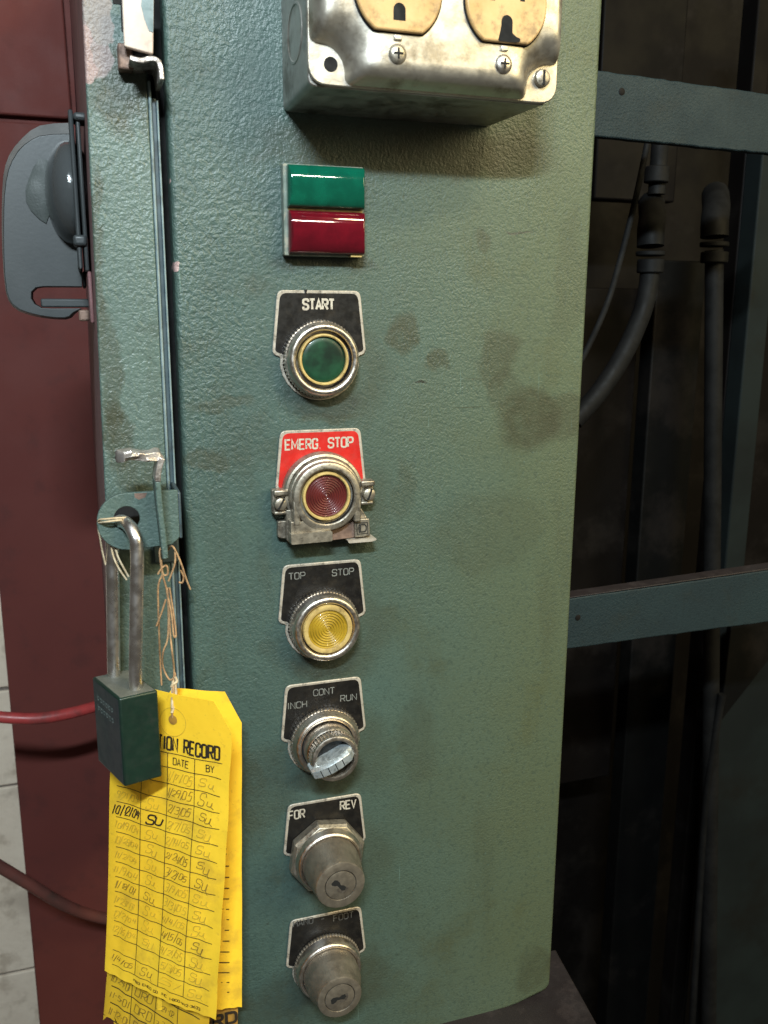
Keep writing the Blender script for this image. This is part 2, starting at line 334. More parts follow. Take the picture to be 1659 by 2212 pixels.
# ------------------------------------------------------------------ lettering: single-stroke letters turned into flat ribbons
q = 1
G = {
 'A': [[(0, 0), (.5, 1), (1, 0)], [(.2, .32), (.8, .32)]],
 'B': [[(0, .52), (0, 1), (.92, 1, q), (.92, .52, q), (0, .52)], [(0, .52), (1, .52, q), (1, 0, q), (0, 0), (0, .52)]],
 'C': [[(1, .70), (1, 1, q), (0, 1, q), (0, 0, q), (1, 0, q), (1, .30)]],
 'D': [[(0, 0), (0, 1), (1, 1, q), (1, 0, q), (0, 0)]],
 'E': [[(1, 1), (0, 1), (0, 0), (1, 0)], [(0, .51), (.85, .51)]],
 'F': [[(1, 1), (0, 1), (0, 0)], [(0, .51), (.85, .51)]],
 'G': [[(1, .72), (1, 1, q), (0, 1, q), (0, 0, q), (1, 0, q), (1, .46), (.55, .46)]],
 'H': [[(0, 0), (0, 1)], [(1, 0), (1, 1)], [(0, .5), (1, .5)]],
 'I': [[(.5, 0), (.5, 1)]],
 'M': [[(0, 0), (0, 1), (.5, .25), (1, 1), (1, 0)]],
 'N': [[(0, 0), (0, 1), (1, 0), (1, 1)]],
 'O': [[(0, .5), (0, 1, q), (1, 1, q), (1, 0, q), (0, 0, q), (0, .5)]],
 'P': [[(0, 0), (0, 1), (1, 1, q), (1, .46, q), (0, .46)]],
 'R': [[(0, 0), (0, 1), (1, 1, q), (1, .48, q), (0, .48)], [(.5, .48), (1, 0)]],
 'S': [[(1, .74), (1, 1, q), (0, 1, q), (0, .52, q), (1, .48, q), (1, 0, q), (0, 0, q), (0, .26)]],
 'T': [[(0, 1), (1, 1)], [(.5, 1), (.5, 0)]],
 'U': [[(0, 1), (0, 0, q), (1, 0, q), (1, 1)]],
 'u': [[(0, .6), (0, 0, q), (.8, 0, q), (.8, .6)], [(.8, .6), (.85, 0), (1.3, -.25)]],
 'V': [[(0, 1), (.5, 0), (1, 1)]],
 'Y': [[(0, 1), (.5, .48), (1, 1)], [(.5, .48), (.5, 0)]],
 '0': [[(0, .5), (0, 1, q), (1, 1, q), (1, 0, q), (0, 0, q), (0, .5)]],
 '1': [[(.5, 1), (.5, 0)]],
 '2': [[(0, .75), (0, 1, q), (1, 1, q), (1, .6, q), (0, 0), (1, 0)]],
 '3': [[(0, 1), (1, 1, q), (1, .5, q), (.4, .52)], [(.4, .52), (1, .5, q), (1, 0, q), (0, 0)]],
 '4': [[(.2, 1), (0, .4), (1, .4)], [(.8, .9), (.7, 0)]],
 '5': [[(1, 1), (.2, 1), (.1, .55), (1, .6, q), (1, 0, q), (0, 0)]],
 '6': [[(.9, 1), (0, .6, q), (0, 0, q), (1, 0, q), (1, .5, q), (0, .4)]],
 '7': [[(0, 1), (1, 1), (.4, 0)]],
 '8': [[(.5, .5), (0, .6, q), (0, 1, q), (1, 1, q), (1, .5, q), (0, .4, q), (0, 0, q), (1, 0, q), (1, .4, q), (.5, .5)]],
 '9': [[(1, .6), (0, .5, q), (0, 1, q), (1, 1, q), (1, .6), (.8, 0)]],
 '/': [[(.1, -.15), (.9, 1.1)]], '-': [[(.1, .5), (.9, .5)]], '.': [[(.4, .0), (.6, .0)]], ' ': [],
}
def ribbon(mb, pts, w, fn, lift):
    """pts in 2-D, w width, fn(u, v, lift) -> 3-D"""
    P = [Vector(p) for p in pts]; n = len(P)
    if n < 2: return
    clean = [P[0]]
    for p in P[1:]:
        if (p - clean[-1]).length > 1e-4: clean.append(p)
    P = clean; n = len(P)
    if n < 2: return
    vs = []
    for i in range(n):
        a = (P[i] - P[i - 1]).normalized() if i else None; b = (P[i + 1] - P[i]).normalized() if i < n - 1 else None
        if a is None: a = b
        if b is None: b = a
        t = (a + b)
        if t.length < 1e-3: t = b
        t.normalize(); nn = Vector((-t.y, t.x)); k = 1 / max(.55, nn.dot(Vector((-a.y, a.x))))
        vs += [fn(*(P[i] + nn * w / 2 * k), lift), fn(*(P[i] - nn * w / 2 * k), lift)]
    mb.add(vs, [(2 * i, 2 * i + 1, 2 * i + 3, 2 * i + 2) for i in range(n - 1)])
def text(mb, s, cx, cz, width, h, w, fn, gap=.32, slant=0., jit=0., lift0=.0):
    """string centred at cx, cz; width of the whole, cap height h, stroke w"""
    cells = [(.35 if ch in 'I.1' else .75 if ch == ' ' else (.55 if ch in '/-' else (1.25 if ch == 'M' else 1))) for ch in s]
    tot = sum(cells) + gap * (len(s) - 1); g = (width - w) / tot; x = cx - (width - w) / 2; k = 0
    for ch, cw in zip(s, cells):
        dx = x; cwid = cw * g; jx, jy = random.uniform(-jit, jit), random.uniform(-jit, jit); js = 1 + random.uniform(-jit, jit) * .6
        for strk in G[ch]:
            pts = []
            for p in strk:
                u = dx + (p[0] if ch not in 'I1.' else .5) * cwid + jx if ch in 'I1' else dx + p[0] * cwid + jx
                v = (p[1] - .5) * (h - w) * js + jy
                if jit: u += random.uniform(-jit, jit) * .4; v += random.uniform(-jit, jit) * .4
                r = .42 * cwid if len(p) > 2 else 0
                pts.append((u + slant * v, cz + v, r))
            pl = rounded(pts, 4, closed=False)
            ribbon(mb, pl, w, fn, lift0 + .012 * k); k += 1
        x += (cw + gap) * g
    return mb
flat = lambda y: (lambda u, v, l: (u, y - l, v))

# ------------------------------------------------------------------ setting: walls and the machine around
BW = thing('block_wall', 'pale dirty painted block wall at the far left bottom', 'wall', (-300, 640, -900))
MB().box(-420, 60, 603, 700, -1500, 500).build('mortar_bed', mMORTAR, BW)
zj = [at(20, 1489, 600).z, at(20, 1698, 600).z, at(20, 2103, 600).z]
rows = [(zj[0] + 3, zj[0] + 140), (zj[1] + 1.5, zj[0] - 1.5), (zj[2] + 1.5, zj[1] - 1.5), (zj[2] - 150, zj[2] - 1.5)]
for i, (z0, z1) in enumerate(rows):
    xj = [-400, -215 + 40 * (i % 2), -20 + 20 * (i % 2), 50]
    for a, b in zip(xj, xj[1:]):
        MB().box(a + 1.5, b - 1.5, 600 + random.uniform(-.6, .6), 612, z0, z1).build('block', mBLOCK, BW, bevel=1.5)

rl0, rl1 = at(14, 1500, 430), at(75, 2212, 430)
RC = thing('maroon_cabinet', 'large dark maroon painted cabinet behind the green enclosure', 'cabinet', (0, 430, -400))
zs = at(60, 262, 430).z; xl = at(30, 1600, 430).x; xr = at(146, 200, 430).x
MB().box(xl, 230, 432, 560, -1100, 420).build('body', mRED, RC, bevel=2)
MB().prism(rounded([(xl - 60, zs + 3, 0), (xr + 2, zs + 3, 6), (xr - 1, 400, 0), (xl - 60, 400, 0)]), 424, 431).build('upper_panel', mRED, RC, bevel=1.5, label='upper maroon panel above the dark seam')
MB().prism([(xl, -1100), (228, -1100), (228, zs - 2), (xl - 0.01, zs - 2)], 425, 431).build('lower_panel', mRED, RC, bevel=1.2)
MB().box(xl - 60, xl, 431.5, 560, zs - 1, 400).build('upper_body', mRED, RC)

def hose(name, pts, rad, mat, label):
    o = MB().tube(smoothpath([at(*p) for p in pts], 10), rad, 14).build(name, mat); tag(o, label, 'hose'); return o
hose('red_hose', [(-60, 1540, 300), (0, 1549, 300), (80, 1552, 300), (150, 1541, 305), (210, 1525, 315), (270, 1510, 330), (330, 1480, 345)], 4.5, mHOSER, 'bright red air hose passing behind the green padlock')
hose('dirty_hose', [(-60, 1835, 330), (0, 1872, 335), (60, 1908, 340), (130, 1950, 350), (190, 1975, 365), (260, 1990, 380), (330, 1995, 390)], 5.0, mHOSED, 'dirty dark red hose drooping behind the yellow tags')

# electrical enclosure with the narrow green door
EN = thing('electrical_enclosure', 'tall green electrical enclosure door edge left of the black gap', 'enclosure', (20, 0, -480))
def xe(z): return 5.5 + max(0, (z + 100)) * .0165
zs_ = [-480, -100, -40, 20, 80, 130, 260]
pl = [(xe(z), z) for z in zs_]
MB().prism(pl + [(32.2, 260), (32.2, -480)], 0, 3).build('door_skin', mDOOR, EN, bevel=.8, seg=3)
MB().prism(pl + [(9.5, 260), (9.5, -480)], 3.2, 428).build('side_panel', mSIDE, EN, label='dull pink-maroon side of the enclosure')
MB().box(32.2, 33.4, -.6, 6, -480, at(330, 175, 0).z).build('door_edge_ridge', mRIDGE, EN, bevel=.5)
MB().box(33.4, 35.4, 2.2, 30, -480, at(345, 210, 0).z).build('door_frame', mDARKG, EN, bevel=.4)
MB().box(35.4, 36.2, 1.4, 30, -480, at(345, 215, 0).z).build('frame_lip', mRIDGE, EN, bevel=.3)
MB().box(36.2, 39.3, 10, 420, -480, 260).build('gap_filler', mBLACK, EN)  # black block filling the gap, standing in for its shade
MB().box(10, 36, 30, 400, -479, 260).build('inner_box', mDARKG, EN)
p0, p1 = at(243, -10, -1), at(262, 8, -1)
MB().box(p0.x, p1.x, -.3, .0, p1.z, p0.z + 10).build('rectangular_cutout', mHOLE, EN)
p0, p1 = at(249, -10, -1), at(260, 66, -1)
MB().prism(rounded([(p0.x + 1.6, p1.z, 1), (p0.x + 2.8, p1.z, 1), (p1.x + 1.2, p0.z + 10), (p0.x + 2.2, p0.z + 10)]), -.6, -.1).build('slot', mHOLE, EN)

# upper clamp
UC = thing('door_clamp', 'worn cream painted door clamp with bent steel bar at the top left', 'clamp', at(300, 120, 0))
a = [(262, -40), (333, -40), (331, 117), (268, 100)]
pts = [(at(x, y, -12).x, at(x, y, -12).z) for x, y in a]
MB().prism(rounded([(p[0], p[1], .8) for p in pts]), -12, -9.5).build('clamp_plate', mCREAMP, UC, bevel=.5)
a = [(308, -40), (332, -40), (331, 70), (322, 66), (312, 40), (305, 12)]
MB().prism([(at(x, y, -12.3).x, at(x, y, -12.3).z) for x, y in a], -12.25, -12.02).build('paint_remnant', mRIDGE, UC, label='patch of old green paint left on the cream plate')
def strip_path(pix, y, th):
    c = [at(px, py, y) for px, py in pix]; c = [(p.x, p.z) for p in c]
    c = [tuple(v) for v in smoothpath([(a, b, 0) for a, b in c], 5)]
    c = [Vector(v[:2]) for v in c]; L = []; Rr = []
    for i, p in enumerate(c):
        t = (c[min(i + 1, len(c) - 1)] - c[max(i - 1, 0)]).normalized(); n = Vector((-t.y, t.x))
        L.append(tuple(p + n * th / 2)); Rr.append(tuple(p - n * th / 2))
    return L + Rr[::-1]
def bar(mb, pix, y0, y1, th, yref=None):
    P = strip_path(pix, yref if yref is not None else y0, th); n = len(P) // 2
    for i in range(n - 1):
        q4 = [P[i], P[i + 1], P[2 * n - 2 - i], P[2 * n - 1 - i]]
        mb.add([(x, y0, z) for x, z in q4] + [(x, y1, z) for x, z in q4],
               [(0, 1, 2, 3), (7, 6, 5, 4), (0, 4, 5, 1), (3, 2, 6, 7)] + ([(0, 3, 7, 4)] if i == 0 else []) + ([(1, 5, 6, 2)] if i == n - 2 else []))
    return mb
def weld(mb):
    seen = {}; remap = []; vs = []
    for v in mb.v:
        k = (round(v.x, 3), round(v.y, 3), round(v.z, 3))
        if k not in seen: seen[k] = len(vs); vs.append(v)
        remap.append(seen[k])
    mb.v = vs; mb.f = [tuple(remap[i] for i in f) for f in mb.f]; return mb
weld(bar(MB(), [(280, 124), (305, 130), (325, 126), (340, 130), (347, 145), (350, 172)], -17, 4, 1.9)).build('bent_bar', mBARE, UC, bevel=.35)
MB().box(at(252, 105, 0).x, at(262, 105, 0).x + 4, -7, -.2, at(280, 160, 0).z, at(280, 104, 0).z).build('bracket_block', mRUST, UC, bevel=.8)
MB().box(at(262, 105, 0).x + 4, at(322, 105, 0).x, -9, -4, at(280, 133, 0).z, at(280, 112, 0).z).build('bracket_web', mBLACK, UC, bevel=.8)

# lower latch: slotted tab plate (hasp) and L-shaped bar edge-on
HP = thing('hasp_plate', 'green steel hasp plate with round end and hole holding the padlock', 'hasp', at(300, 1110, 0))
yh = -24
cL = at(281, 1119, yh); rr = 12.4; zt = at(330, 1062, yh).z; zb = zt - 24
out = []
for k in range(17):
    a = math.pi / 2 + math.pi * k / 16; out.append((at(270, 1119, yh).x + rr * math.cos(a) * .98 + 1.0, (zt + zb) / 2 + 12 * math.sin(a)))
xr_ = at(386, 1110, yh).x
outline = [(xr_, zt - .2, 0), (xr_, zb + 2, 0)]
outer = out + [(xr_ - 3, zb + 1), (xr_, zb + 4), (xr_, zt)]
hc = (at(274, 1121, yh).x, at(274, 1121, yh).z); hr = 5.2; NH = 48
# plate with a hole: match outline to circle by angle
def hole_plate(mb, outer, hc, hr, y0, y1, n=72):
    def hit(ang):
        d = Vector((math.cos(ang), math.sin(ang))); c = Vector(hc); best = None
        for i in range(len(outer)):
            a = Vector(outer[i]); b = Vector(outer[(i + 1) % len(outer)]); e = b - a
            den = d.x * e.y - d.y * e.x
            if abs(den) < 1e-9: continue
            t = ((a - c).x * e.y - (a - c).y * e.x) / den; u = ((a - c).x * d.y - (a - c).y * d.x) / den
            if t > 0 and -1e-6 <= u <= 1 + 1e-6 and (best is None or t < best): best = t
        return c + d * best
    angs = sorted([2 * math.pi * k / n for k in range(n)] + [math.atan2(p[1] - hc[1], p[0] - hc[0]) % (2 * math.pi) for p in outer])
    O = [hit(a) for a in angs]; I = [Vector(hc) + Vector((math.cos(a), math.sin(a))) * hr for a in angs]; m = len(angs)
    L = [[(p.x, y0, p.y) for p in I], [(p.x, y0, p.y) for p in O], [(p.x, y1, p.y) for p in O], [(p.x, y1, p.y) for p in I]]
    mb.loops(L, False, False)
    o = len(mb.v) - 4 * m
    mb.f += [(o + i, o + (i + 1) % m, o + 3 * m + (i + 1) % m, o + 3 * m + i) for i in range(m)]
    return mb
weld(hole_plate(MB(), outer, hc, hr, yh, yh + 2.4)).build('plate', mDOOR, HP, bevel=.3)
MB().box(xr_ - .5, xr_ + 1.3, yh + 1, 10, zb + 3, zt - 1).build('plate_flange', mDARKG, HP, bevel=.6)
MB().box(at(240, 1100, -2).x, at(330, 1100, -2).x, -2.5, -.2, at(300, 1160, -2).z, at(300, 1085, -2).z).build('backing_plate', mHOLE, HP, bevel=.4)
MB().box(at(352, 1100, -20).x, at(352, 1100, -20).x + 2.4, -22, -1, at(350, 1150, -20).z, at(350, 1080, -20).z).build('standoff', mDARKG, HP, bevel=.4)
MB().box(at(330, 1190, 3).x, at(385, 1190, 3).x, -2, 2, at(330, 1212, 3).z, zb - 1).build('catch_block', mDARKG, HP, bevel=.8)
MB().add([(at(290, 1066, yh - .05).x, yh - .06, zt - .3), (at(318, 1066, yh).x, yh - .06, zt - .3), (at(314, 1075, yh).x, yh - .06, zt - 2.2), (at(300, 1079, yh).x, yh - .06, zt - 3), (at(291, 1074, yh).x, yh - .06, zt - 2)], [(0, 1, 2, 3, 4)]).build('rust_patch', mRUST, HP)

LB = thing('latch_bar', 'L-shaped green latch bar with bare chewed upper arm above the padlock', 'latch', at(345, 1100, -24))
weld(bar(MB(), [(341, 1040), (345, 1090), (352, 1150), (358, 1208)], -36, -21, 2.4)).build('tab', mDOOR, LB, bevel=.5)
weld(bar(MB(), [(351, 990), (346, 1005), (342, 1022), (341, 1041)], -36.4, -24, 2.3)).build('worn_neck', mBARE, LB, bevel=.5)
arm = MB()
cs = [(250, 985, 3.6, 4, -29), (254, 985, 5.2, 7, -30), (266, 985, 4.6, 9, -31), (282, 981, 4.2, 10, -31), (300, 982, 3.4, 10, -31), (316, 984, 3.6, 10, -31), (332, 982, 4.6, 10, -30), (344, 984, 4.8, 9, -30), (352, 992, 3.4, 6, -30)]
L = []
for j, (px, py, hh, dd, y) in enumerate(cs):
    p = at(px, py, y); sec = []
    for k in range(12):
        a = 2 * math.pi * k / 12; w = 1 + .16 * math.sin(3 * a + j * 1.7) + .12 * math.cos(5 * a + j)
        sgn = lambda v: math.copysign(abs(v) ** .55, v)
        sec.append((p.x + .4 * math.sin(a * 2 + j), p.y + dd * .5 * sgn(math.cos(a)) * w, p.z + hh * .5 * sgn(math.sin(a)) * w - .10 * dd * sgn(math.cos(a)) * 0))
    L.append(sec)
arm.loops(L).build('chewed_arm', mBARE, LB, bevel=.25, angle=28)

# disconnect handle on the side of the enclosure
def hz(x, y, d=120): return at(x * .3617 * .6777, (300 + y * .3617) * .6777, d)
DH = thing('disconnect_handle', 'dark grey rotary disconnect handle mounted on the enclosure side', 'handle', hz(700, 900, 120))
outo = [(640, 250), (470, 256), (350, 275), (270, 318), (200, 380), (130, 458), (80, 535), (48, 620), (28, 720), (18, 860), (14, 1020), (14, 1200), (20, 1400), (32, 1590), (50, 1740), (72, 1815), (110, 1872), (170, 1915), (250, 1945), (360, 1970), (480, 1985), (580, 1988), (630, 1972), (665, 1935), (720, 1900)]
slot = [(720, 1888), (450, 1888), (370, 1884), (310, 1850), (280, 1800), (282, 1745), (320, 1708), (380, 1698), (560, 1698), (725, 1700)]
inn = [(640, 368), (470, 372), (350, 388), (285, 418), (222, 462), (165, 520), (115, 600), (82, 680), (60, 780), (46, 900), (40, 1030), (38, 1200), (40, 1400), (48, 1590), (66, 1740), (88, 1808), (122, 1858), (178, 1898), (256, 1926), (362, 1952), (480, 1968), (570, 1970), (612, 1958), (645, 1925), (690, 1903)]
gl = MB(); edge = slot + [(725, 400)]
D0, D1, D2 = 104, 111, 126
lo_back = [hz(x, y, D1) for x, y in outo + slot + [(725, 900)]]
def loopat(pts, d): return [Vector((hz(x, y, 110).x, d, hz(x, y, 110).z)) for x, y in pts]
tail = slot + [(722, 900)]
gl.loops([loopat(outo + tail, D2), loopat(outo + tail, D1), loopat(inn + tail, D0)], True, True)
gl.build('grip', mHANDLE, DH, bevel=1.2, seg=3)
rim = MB(); A_ = loopat(outo[:20], D1 - .4); B_ = loopat(inn[:20], D0 - .4)
for i in range(19): rim.add([A_[i], A_[i + 1], B_[i + 1], B_[i]], [(0, 1, 2, 3)])
weld(rim).build('grip_rim', mHANDLEL, DH, angle=80, label='rim along the top and outer edge, painted lighter as if lit')
hub = MB(); L = []
hc_ = hz(625, 890, 110)
for j in range(15):
    a = R(-40) + (math.pi / 2 + R(40)) * j / 14
    L.append([(hc_.x - (12.5 if a > 0 else 12) * math.sin(a), 108 - 30 * math.cos(a) * max(0, math.cos(b)), hc_.z + 25.5 * math.cos(a) * math.sin(b)) for b in [2 * math.pi * k / 40 for k in range(40)]])
hub.loops(L, True, True).build('hub', mHUB, DH, angle=70)
rc = [(350, 585), (420, 600), (475, 650), (505, 720), (518, 800), (505, 890), (470, 980), (410, 1150), (350, 1110), (280, 1040), (235, 960), (230, 860), (260, 760), (300, 660)]
o = MB().loops([loopat(rc, 103.2), [p + (Vector((hz(380, 860, 110).x, 0, hz(380, 860, 110).z)) - Vector((p.x, 0, p.z))) * .25 for p in loopat(rc, 102.2)], [p + (Vector((hz(390, 860, 110).x, 0, hz(390, 860, 110).z)) - Vector((p.x, 0, p.z))) * .7 for p in loopat(rc, 101.8)]], False, True)
o.build('finger_recess', mRECESS, DH, angle=60)
def edgeplate(name, x0, x1, y0, y1, d0, d1, mat, bev=1.5):
    a = hz(x0, y0, d0); b = hz(x1, y1, d0)
    return MB().box(a.x, b.x, d0, d1, b.z, a.z).build(name, mat, DH, bevel=bev, seg=3)
edgeplate('escutcheon', 640, 690, 130, 1540, 70, 150, mHANDLE)
edgeplate('mounting_plate', 700, 752, 170, 1560, 70, 160, mHANDLE)
edgeplate('latch_block', 724, 765, 1560, 1700, 90, 130, mBLACK)
a_, b_ = hz(350, 1800, 100), hz(850, 1880, 100)
MB().box(a_.x, b_.x, 108, 118, b_.z, a_.z).build('locking_slide', mHANDLE, DH, bevel=.8)
a_, b_ = hz(690, 1900, 100), hz(790, 2000, 100)
MB().box(a_.x, b_.x, 96, 110, b_.z, a_.z).build('stop_lug', mRUST, DH, bevel=1)
a_, b_ = hz(790, 1880, 60), hz(835, 2020, 60)
MB().box(a_.x, b_.x, 60, 100, b_.z, hz(790, 1560, 60).z).build('side_bracket', mSIDE, DH, bevel=1)
for q0, q1 in ((150, 235), (1235, 1340)):
    edgeplate('mounting_screw', 640, 770, q0, q1, 68, 84, mHANDLE, 1.6)

# ------------------------------------------------------------------ the control panel
zb_p = at(1185, 2150).z
CP = MB(); out = rounded([(39.4, 330), (39.4, -470), (237.7, -470), (237.7, 330)])
zc = at(1190, 2132).z
xl1, zl1 = at(1040, 2195).x, at(1040, 2200).z
out = rounded([(39.4, 330), (39.4, zl1 - 4), (xl1 - 30, zl1 - 3), (xl1, zl1), (at(1120, 2170).x, at(1120, 2170).z), (236.5, zc - 1, 5), (237.7, 330)], 6)
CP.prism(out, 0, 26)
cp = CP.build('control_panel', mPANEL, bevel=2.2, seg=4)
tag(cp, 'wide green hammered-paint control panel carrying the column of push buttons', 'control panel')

# base under the panel
zp = zc - 6
def atz(px, py, z):
    r = RW @ Vector((px - CX, py - CY, F)); c = CAM * 1000; return c + r * ((z - c.z) / r.z)
PL = thing('plinth', 'dull maroon plinth showing beneath the panel bottom corner', 'plinth', (200, 60, zp - 40))
b0, b1 = atz(1200, 2050, zp), atz(1290, 2212, zp); b2 = b1 + (b1 - b0) * .6
MB().hexa([(60, b2.y, zp - 50), (b2.x, b2.y, zp - 50), (b0.x, b0.y, zp - 50), (60, b0.y, zp - 50), (60, b2.y, zp), (b2.x, b2.y, zp), (b0.x, b0.y, zp), (60, b0.y, zp)]).build('top_ledge', mPLINTH, PL, bevel=1)
p = at(1141, 2200, 0)
MB().box(p.x - 2, p.x, 2, 20, zp + .1, p.z + 2).build('weld_bead', mSILV, PL, bevel=.6)

# ------------------------------------------------------------------ dark recess at the right
MR = thing('machine_interior', 'machine interior behind the crossbars at the right, shade painted into its colours', 'machine frame', (350, 200, -400))
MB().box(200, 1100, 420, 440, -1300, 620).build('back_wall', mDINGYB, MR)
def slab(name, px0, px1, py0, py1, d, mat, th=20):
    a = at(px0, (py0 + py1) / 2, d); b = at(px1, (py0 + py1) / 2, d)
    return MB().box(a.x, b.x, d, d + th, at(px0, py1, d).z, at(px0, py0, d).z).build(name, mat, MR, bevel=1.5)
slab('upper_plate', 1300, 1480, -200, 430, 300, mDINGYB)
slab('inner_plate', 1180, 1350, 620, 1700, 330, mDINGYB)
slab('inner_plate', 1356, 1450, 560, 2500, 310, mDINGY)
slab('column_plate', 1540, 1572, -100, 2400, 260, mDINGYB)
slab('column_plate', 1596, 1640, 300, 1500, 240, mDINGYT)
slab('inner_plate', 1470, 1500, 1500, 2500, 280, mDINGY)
def poly(name, pix, d, th, mat, par, bev=1.):
    P = [at(x, y, d) for x, y in pix]
    return MB().prism([(p.x, p.z) for p in P], d, d + th).build(name, mat, par, bevel=bev)
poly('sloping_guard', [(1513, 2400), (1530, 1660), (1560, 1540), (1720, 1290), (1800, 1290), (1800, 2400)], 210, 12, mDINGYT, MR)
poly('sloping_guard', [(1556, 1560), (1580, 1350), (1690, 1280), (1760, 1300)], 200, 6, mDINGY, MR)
# crossbars
def crossbar(name, tl, tr, br, bl, d, label):
    root = thing(name, label, 'crossbar', at(*tl, d))
    P = [at(*q, d) for q in (tl, tr, br, bl)]
    jag = lambda a, b, n, s: [(a[0] + (b[0] - a[0]) * k / n, a[1] + (b[1] - a[1]) * k / n + (random.uniform(-s, s) if 0 < k < n else 0)) for k in range(n)]
    pts = jag((P[0].x, P[0].z), (P[1].x, P[1].z), 30, .25) + [(P[1].x, P[1].z)] + jag((P[2].x, P[2].z), (P[3].x, P[3].z), 30, .25) + [(P[3].x, P[3].z)]
    MB().prism(pts, d, d + 6).build('bar', mBEAM, root, bevel=.8)
    return root
c1 = crossbar('flat_crossbar', (1280, 150), (1760, 216), (1760, 342), (1280, 294), 62, 'upper flat teal steel crossbar with a small hole')
p = at(1343, 198, 62); MB().lathe([(0.3, 0), (1.3, 0.02), (1.9, .3)], p.x, p.z, 20, cy=61.5, cap0=True, cap1=False).build('hole_rim', mDINGY, c1)
c2 = crossbar('flat_crossbar', (1210, 1296), (1760, 1218), (1760, 1330), (1210, 1404), 62, 'lower flat teal steel crossbar with a dusty top edge')
pa, pb = at(1225, 1292, 62), at(1760, 1216, 62)
MB().hexa([(pa.x, 61.5, pa.z), (pb.x, 61.5, pb.z), (pb.x, 72, pb.z), (pa.x, 72, pa.z), (pa.x, 61.5, pa.z + .4), (pb.x, 61.5, pb.z + 1.2), (pb.x, 72, pb.z + 1.4), (pa.x, 72, pa.z + .6)]).build('dusty_edge', mPLINTH, c2, bevel=.4)
p = at(1248, 1334, 62); MB().lathe([(0.3, 0), (1.3, 0.02), (1.9, .3)], p.x, p.z, 20, cy=61.5, cap0=True, cap1=False).build('hole_rim', mDINGY, c2)
# pipes
def pipe_thing(name, label, px, topy, d, collars, pts, rad, cat='pipe'):
    root = thing(name, label, cat, at(px, topy, d))
    MB().tube(smoothpath([at(x, y, dd) for x, y, dd in pts], 10), rad, 16).build('pipe_run', mPIPE, root)
    for (cy_, r_, h_) in collars:
        a = at(px, cy_, d)
        MB().tube([(a.x, a.y, a.z + h_ / 2), (a.x, a.y, a.z - h_ / 2)], r_, 18).build('collar', mPIPE, root, bevel=.8)
    e = [at(px + 2, topy - 50, d + 30), at(px + 4, topy - 20, d + 12), at(px + 1, topy + 8, d + 2), at(px, topy + 42, d)]
    MB().tube(smoothpath(e, 8), lambda t: r_ * 1.02, 16).build('elbow', mPIPE, root)
    return root
pipe_thing('elbow_fitting_hose', 'dark curved hose hanging from a dull elbow fitting behind the panel edge', 1405, 490, 150, [(548, 9.8, 3), (575, 9, 9)],
           [(1405, 560, 150), (1400, 620, 150), (1385, 680, 150), (1350, 760, 150), (1300, 840, 150), (1240, 910, 150)], 6.6, 'hose')
pipe_thing('elbow_fitting_pipe', 'vertical dark pipe under the right-hand elbow fitting', 1543, 470, 190, [(528, 10.5, 3.5), (556, 10, 8)],
           [(1543, 540, 190), (1541, 800, 190), (1538, 1200, 190), (1530, 2300, 190)], 6.8)
root = thing('vertical_pipe', 'short dark pipe with coupling under the upper crossbar', 'pipe', at(1418, 330, 170))
MB().tube([at(1430, 250, 170), at(1418, 420, 170)], 6, 16).build('pipe_run', mPIPE, root)
MB().tube([at(1420, 360, 168), at(1417, 395, 168)], 8.5, 16).build('collar', mPIPE, root, bevel=.8)
o = MB().tube(smoothpath([at(*p) for p in [(1400, 300, 130), (1375, 420, 130), (1340, 560, 130), (1310, 660, 130), (1265, 760, 130), (1225, 830, 130)]], 10), 2.0, 12).build('thin_cable', mBLACK)
tag(o, 'thin dark cable sagging behind the panel under the upper crossbar', 'cable')
o = MB().tube(smoothpath([at(*p) for p in [(1560, 1500, 180), (1540, 1620, 185), (1520, 1800, 190), (1490, 2300, 200)]], 10), 3.2, 12).build('thin_pipe', mPIPE)
tag(o, 'thin dark vertical pipe beside the sloping guard at lower right', 'pipe')

# ------------------------------------------------------------------ outlet box
OB = thing('outlet_box', 'galvanized steel outlet box with two ivory duplex receptacles', 'outlet box', (140, 0, 84))
x0, x1, zb0, zt0 = 88, 190, 81.5, 184
def rrect(x0, x1, z0, z1, r): return [(x0, z0, r), (x1, z0, r), (x1, z1, r), (x0, z1, r)]
MB().prism(rounded(rrect(x0 + .5, x1, zb0 + 1.5, zt0, 3), 5), -39.3, -.2, rounded(rrect(x0 - .8, x1 - 7, zb0 - .5, zt0, 3), 5)).build('box_body', mBOX, OB, bevel=.5)
k = MB()
def on_left(y, z): return (x0 + .5 - .03 * 0 + (-1.3) * (y + 39.3) / 39.1 - .0, y, z)
ring = []
for (r, pr_) in [(11.5, -.35), (11.0, .35), (10.2, .4), (9.6, -.25)]:
    ring.append([(on_left(-21 + r * math.cos(a), 0)[0] - pr_, -21 + r * math.cos(a), 106 + r * math.sin(a)) for a in [2 * math.pi * i / 40 for i in range(40)]])
k.loops(ring, False, True).build('knockout', mBOX, OB)
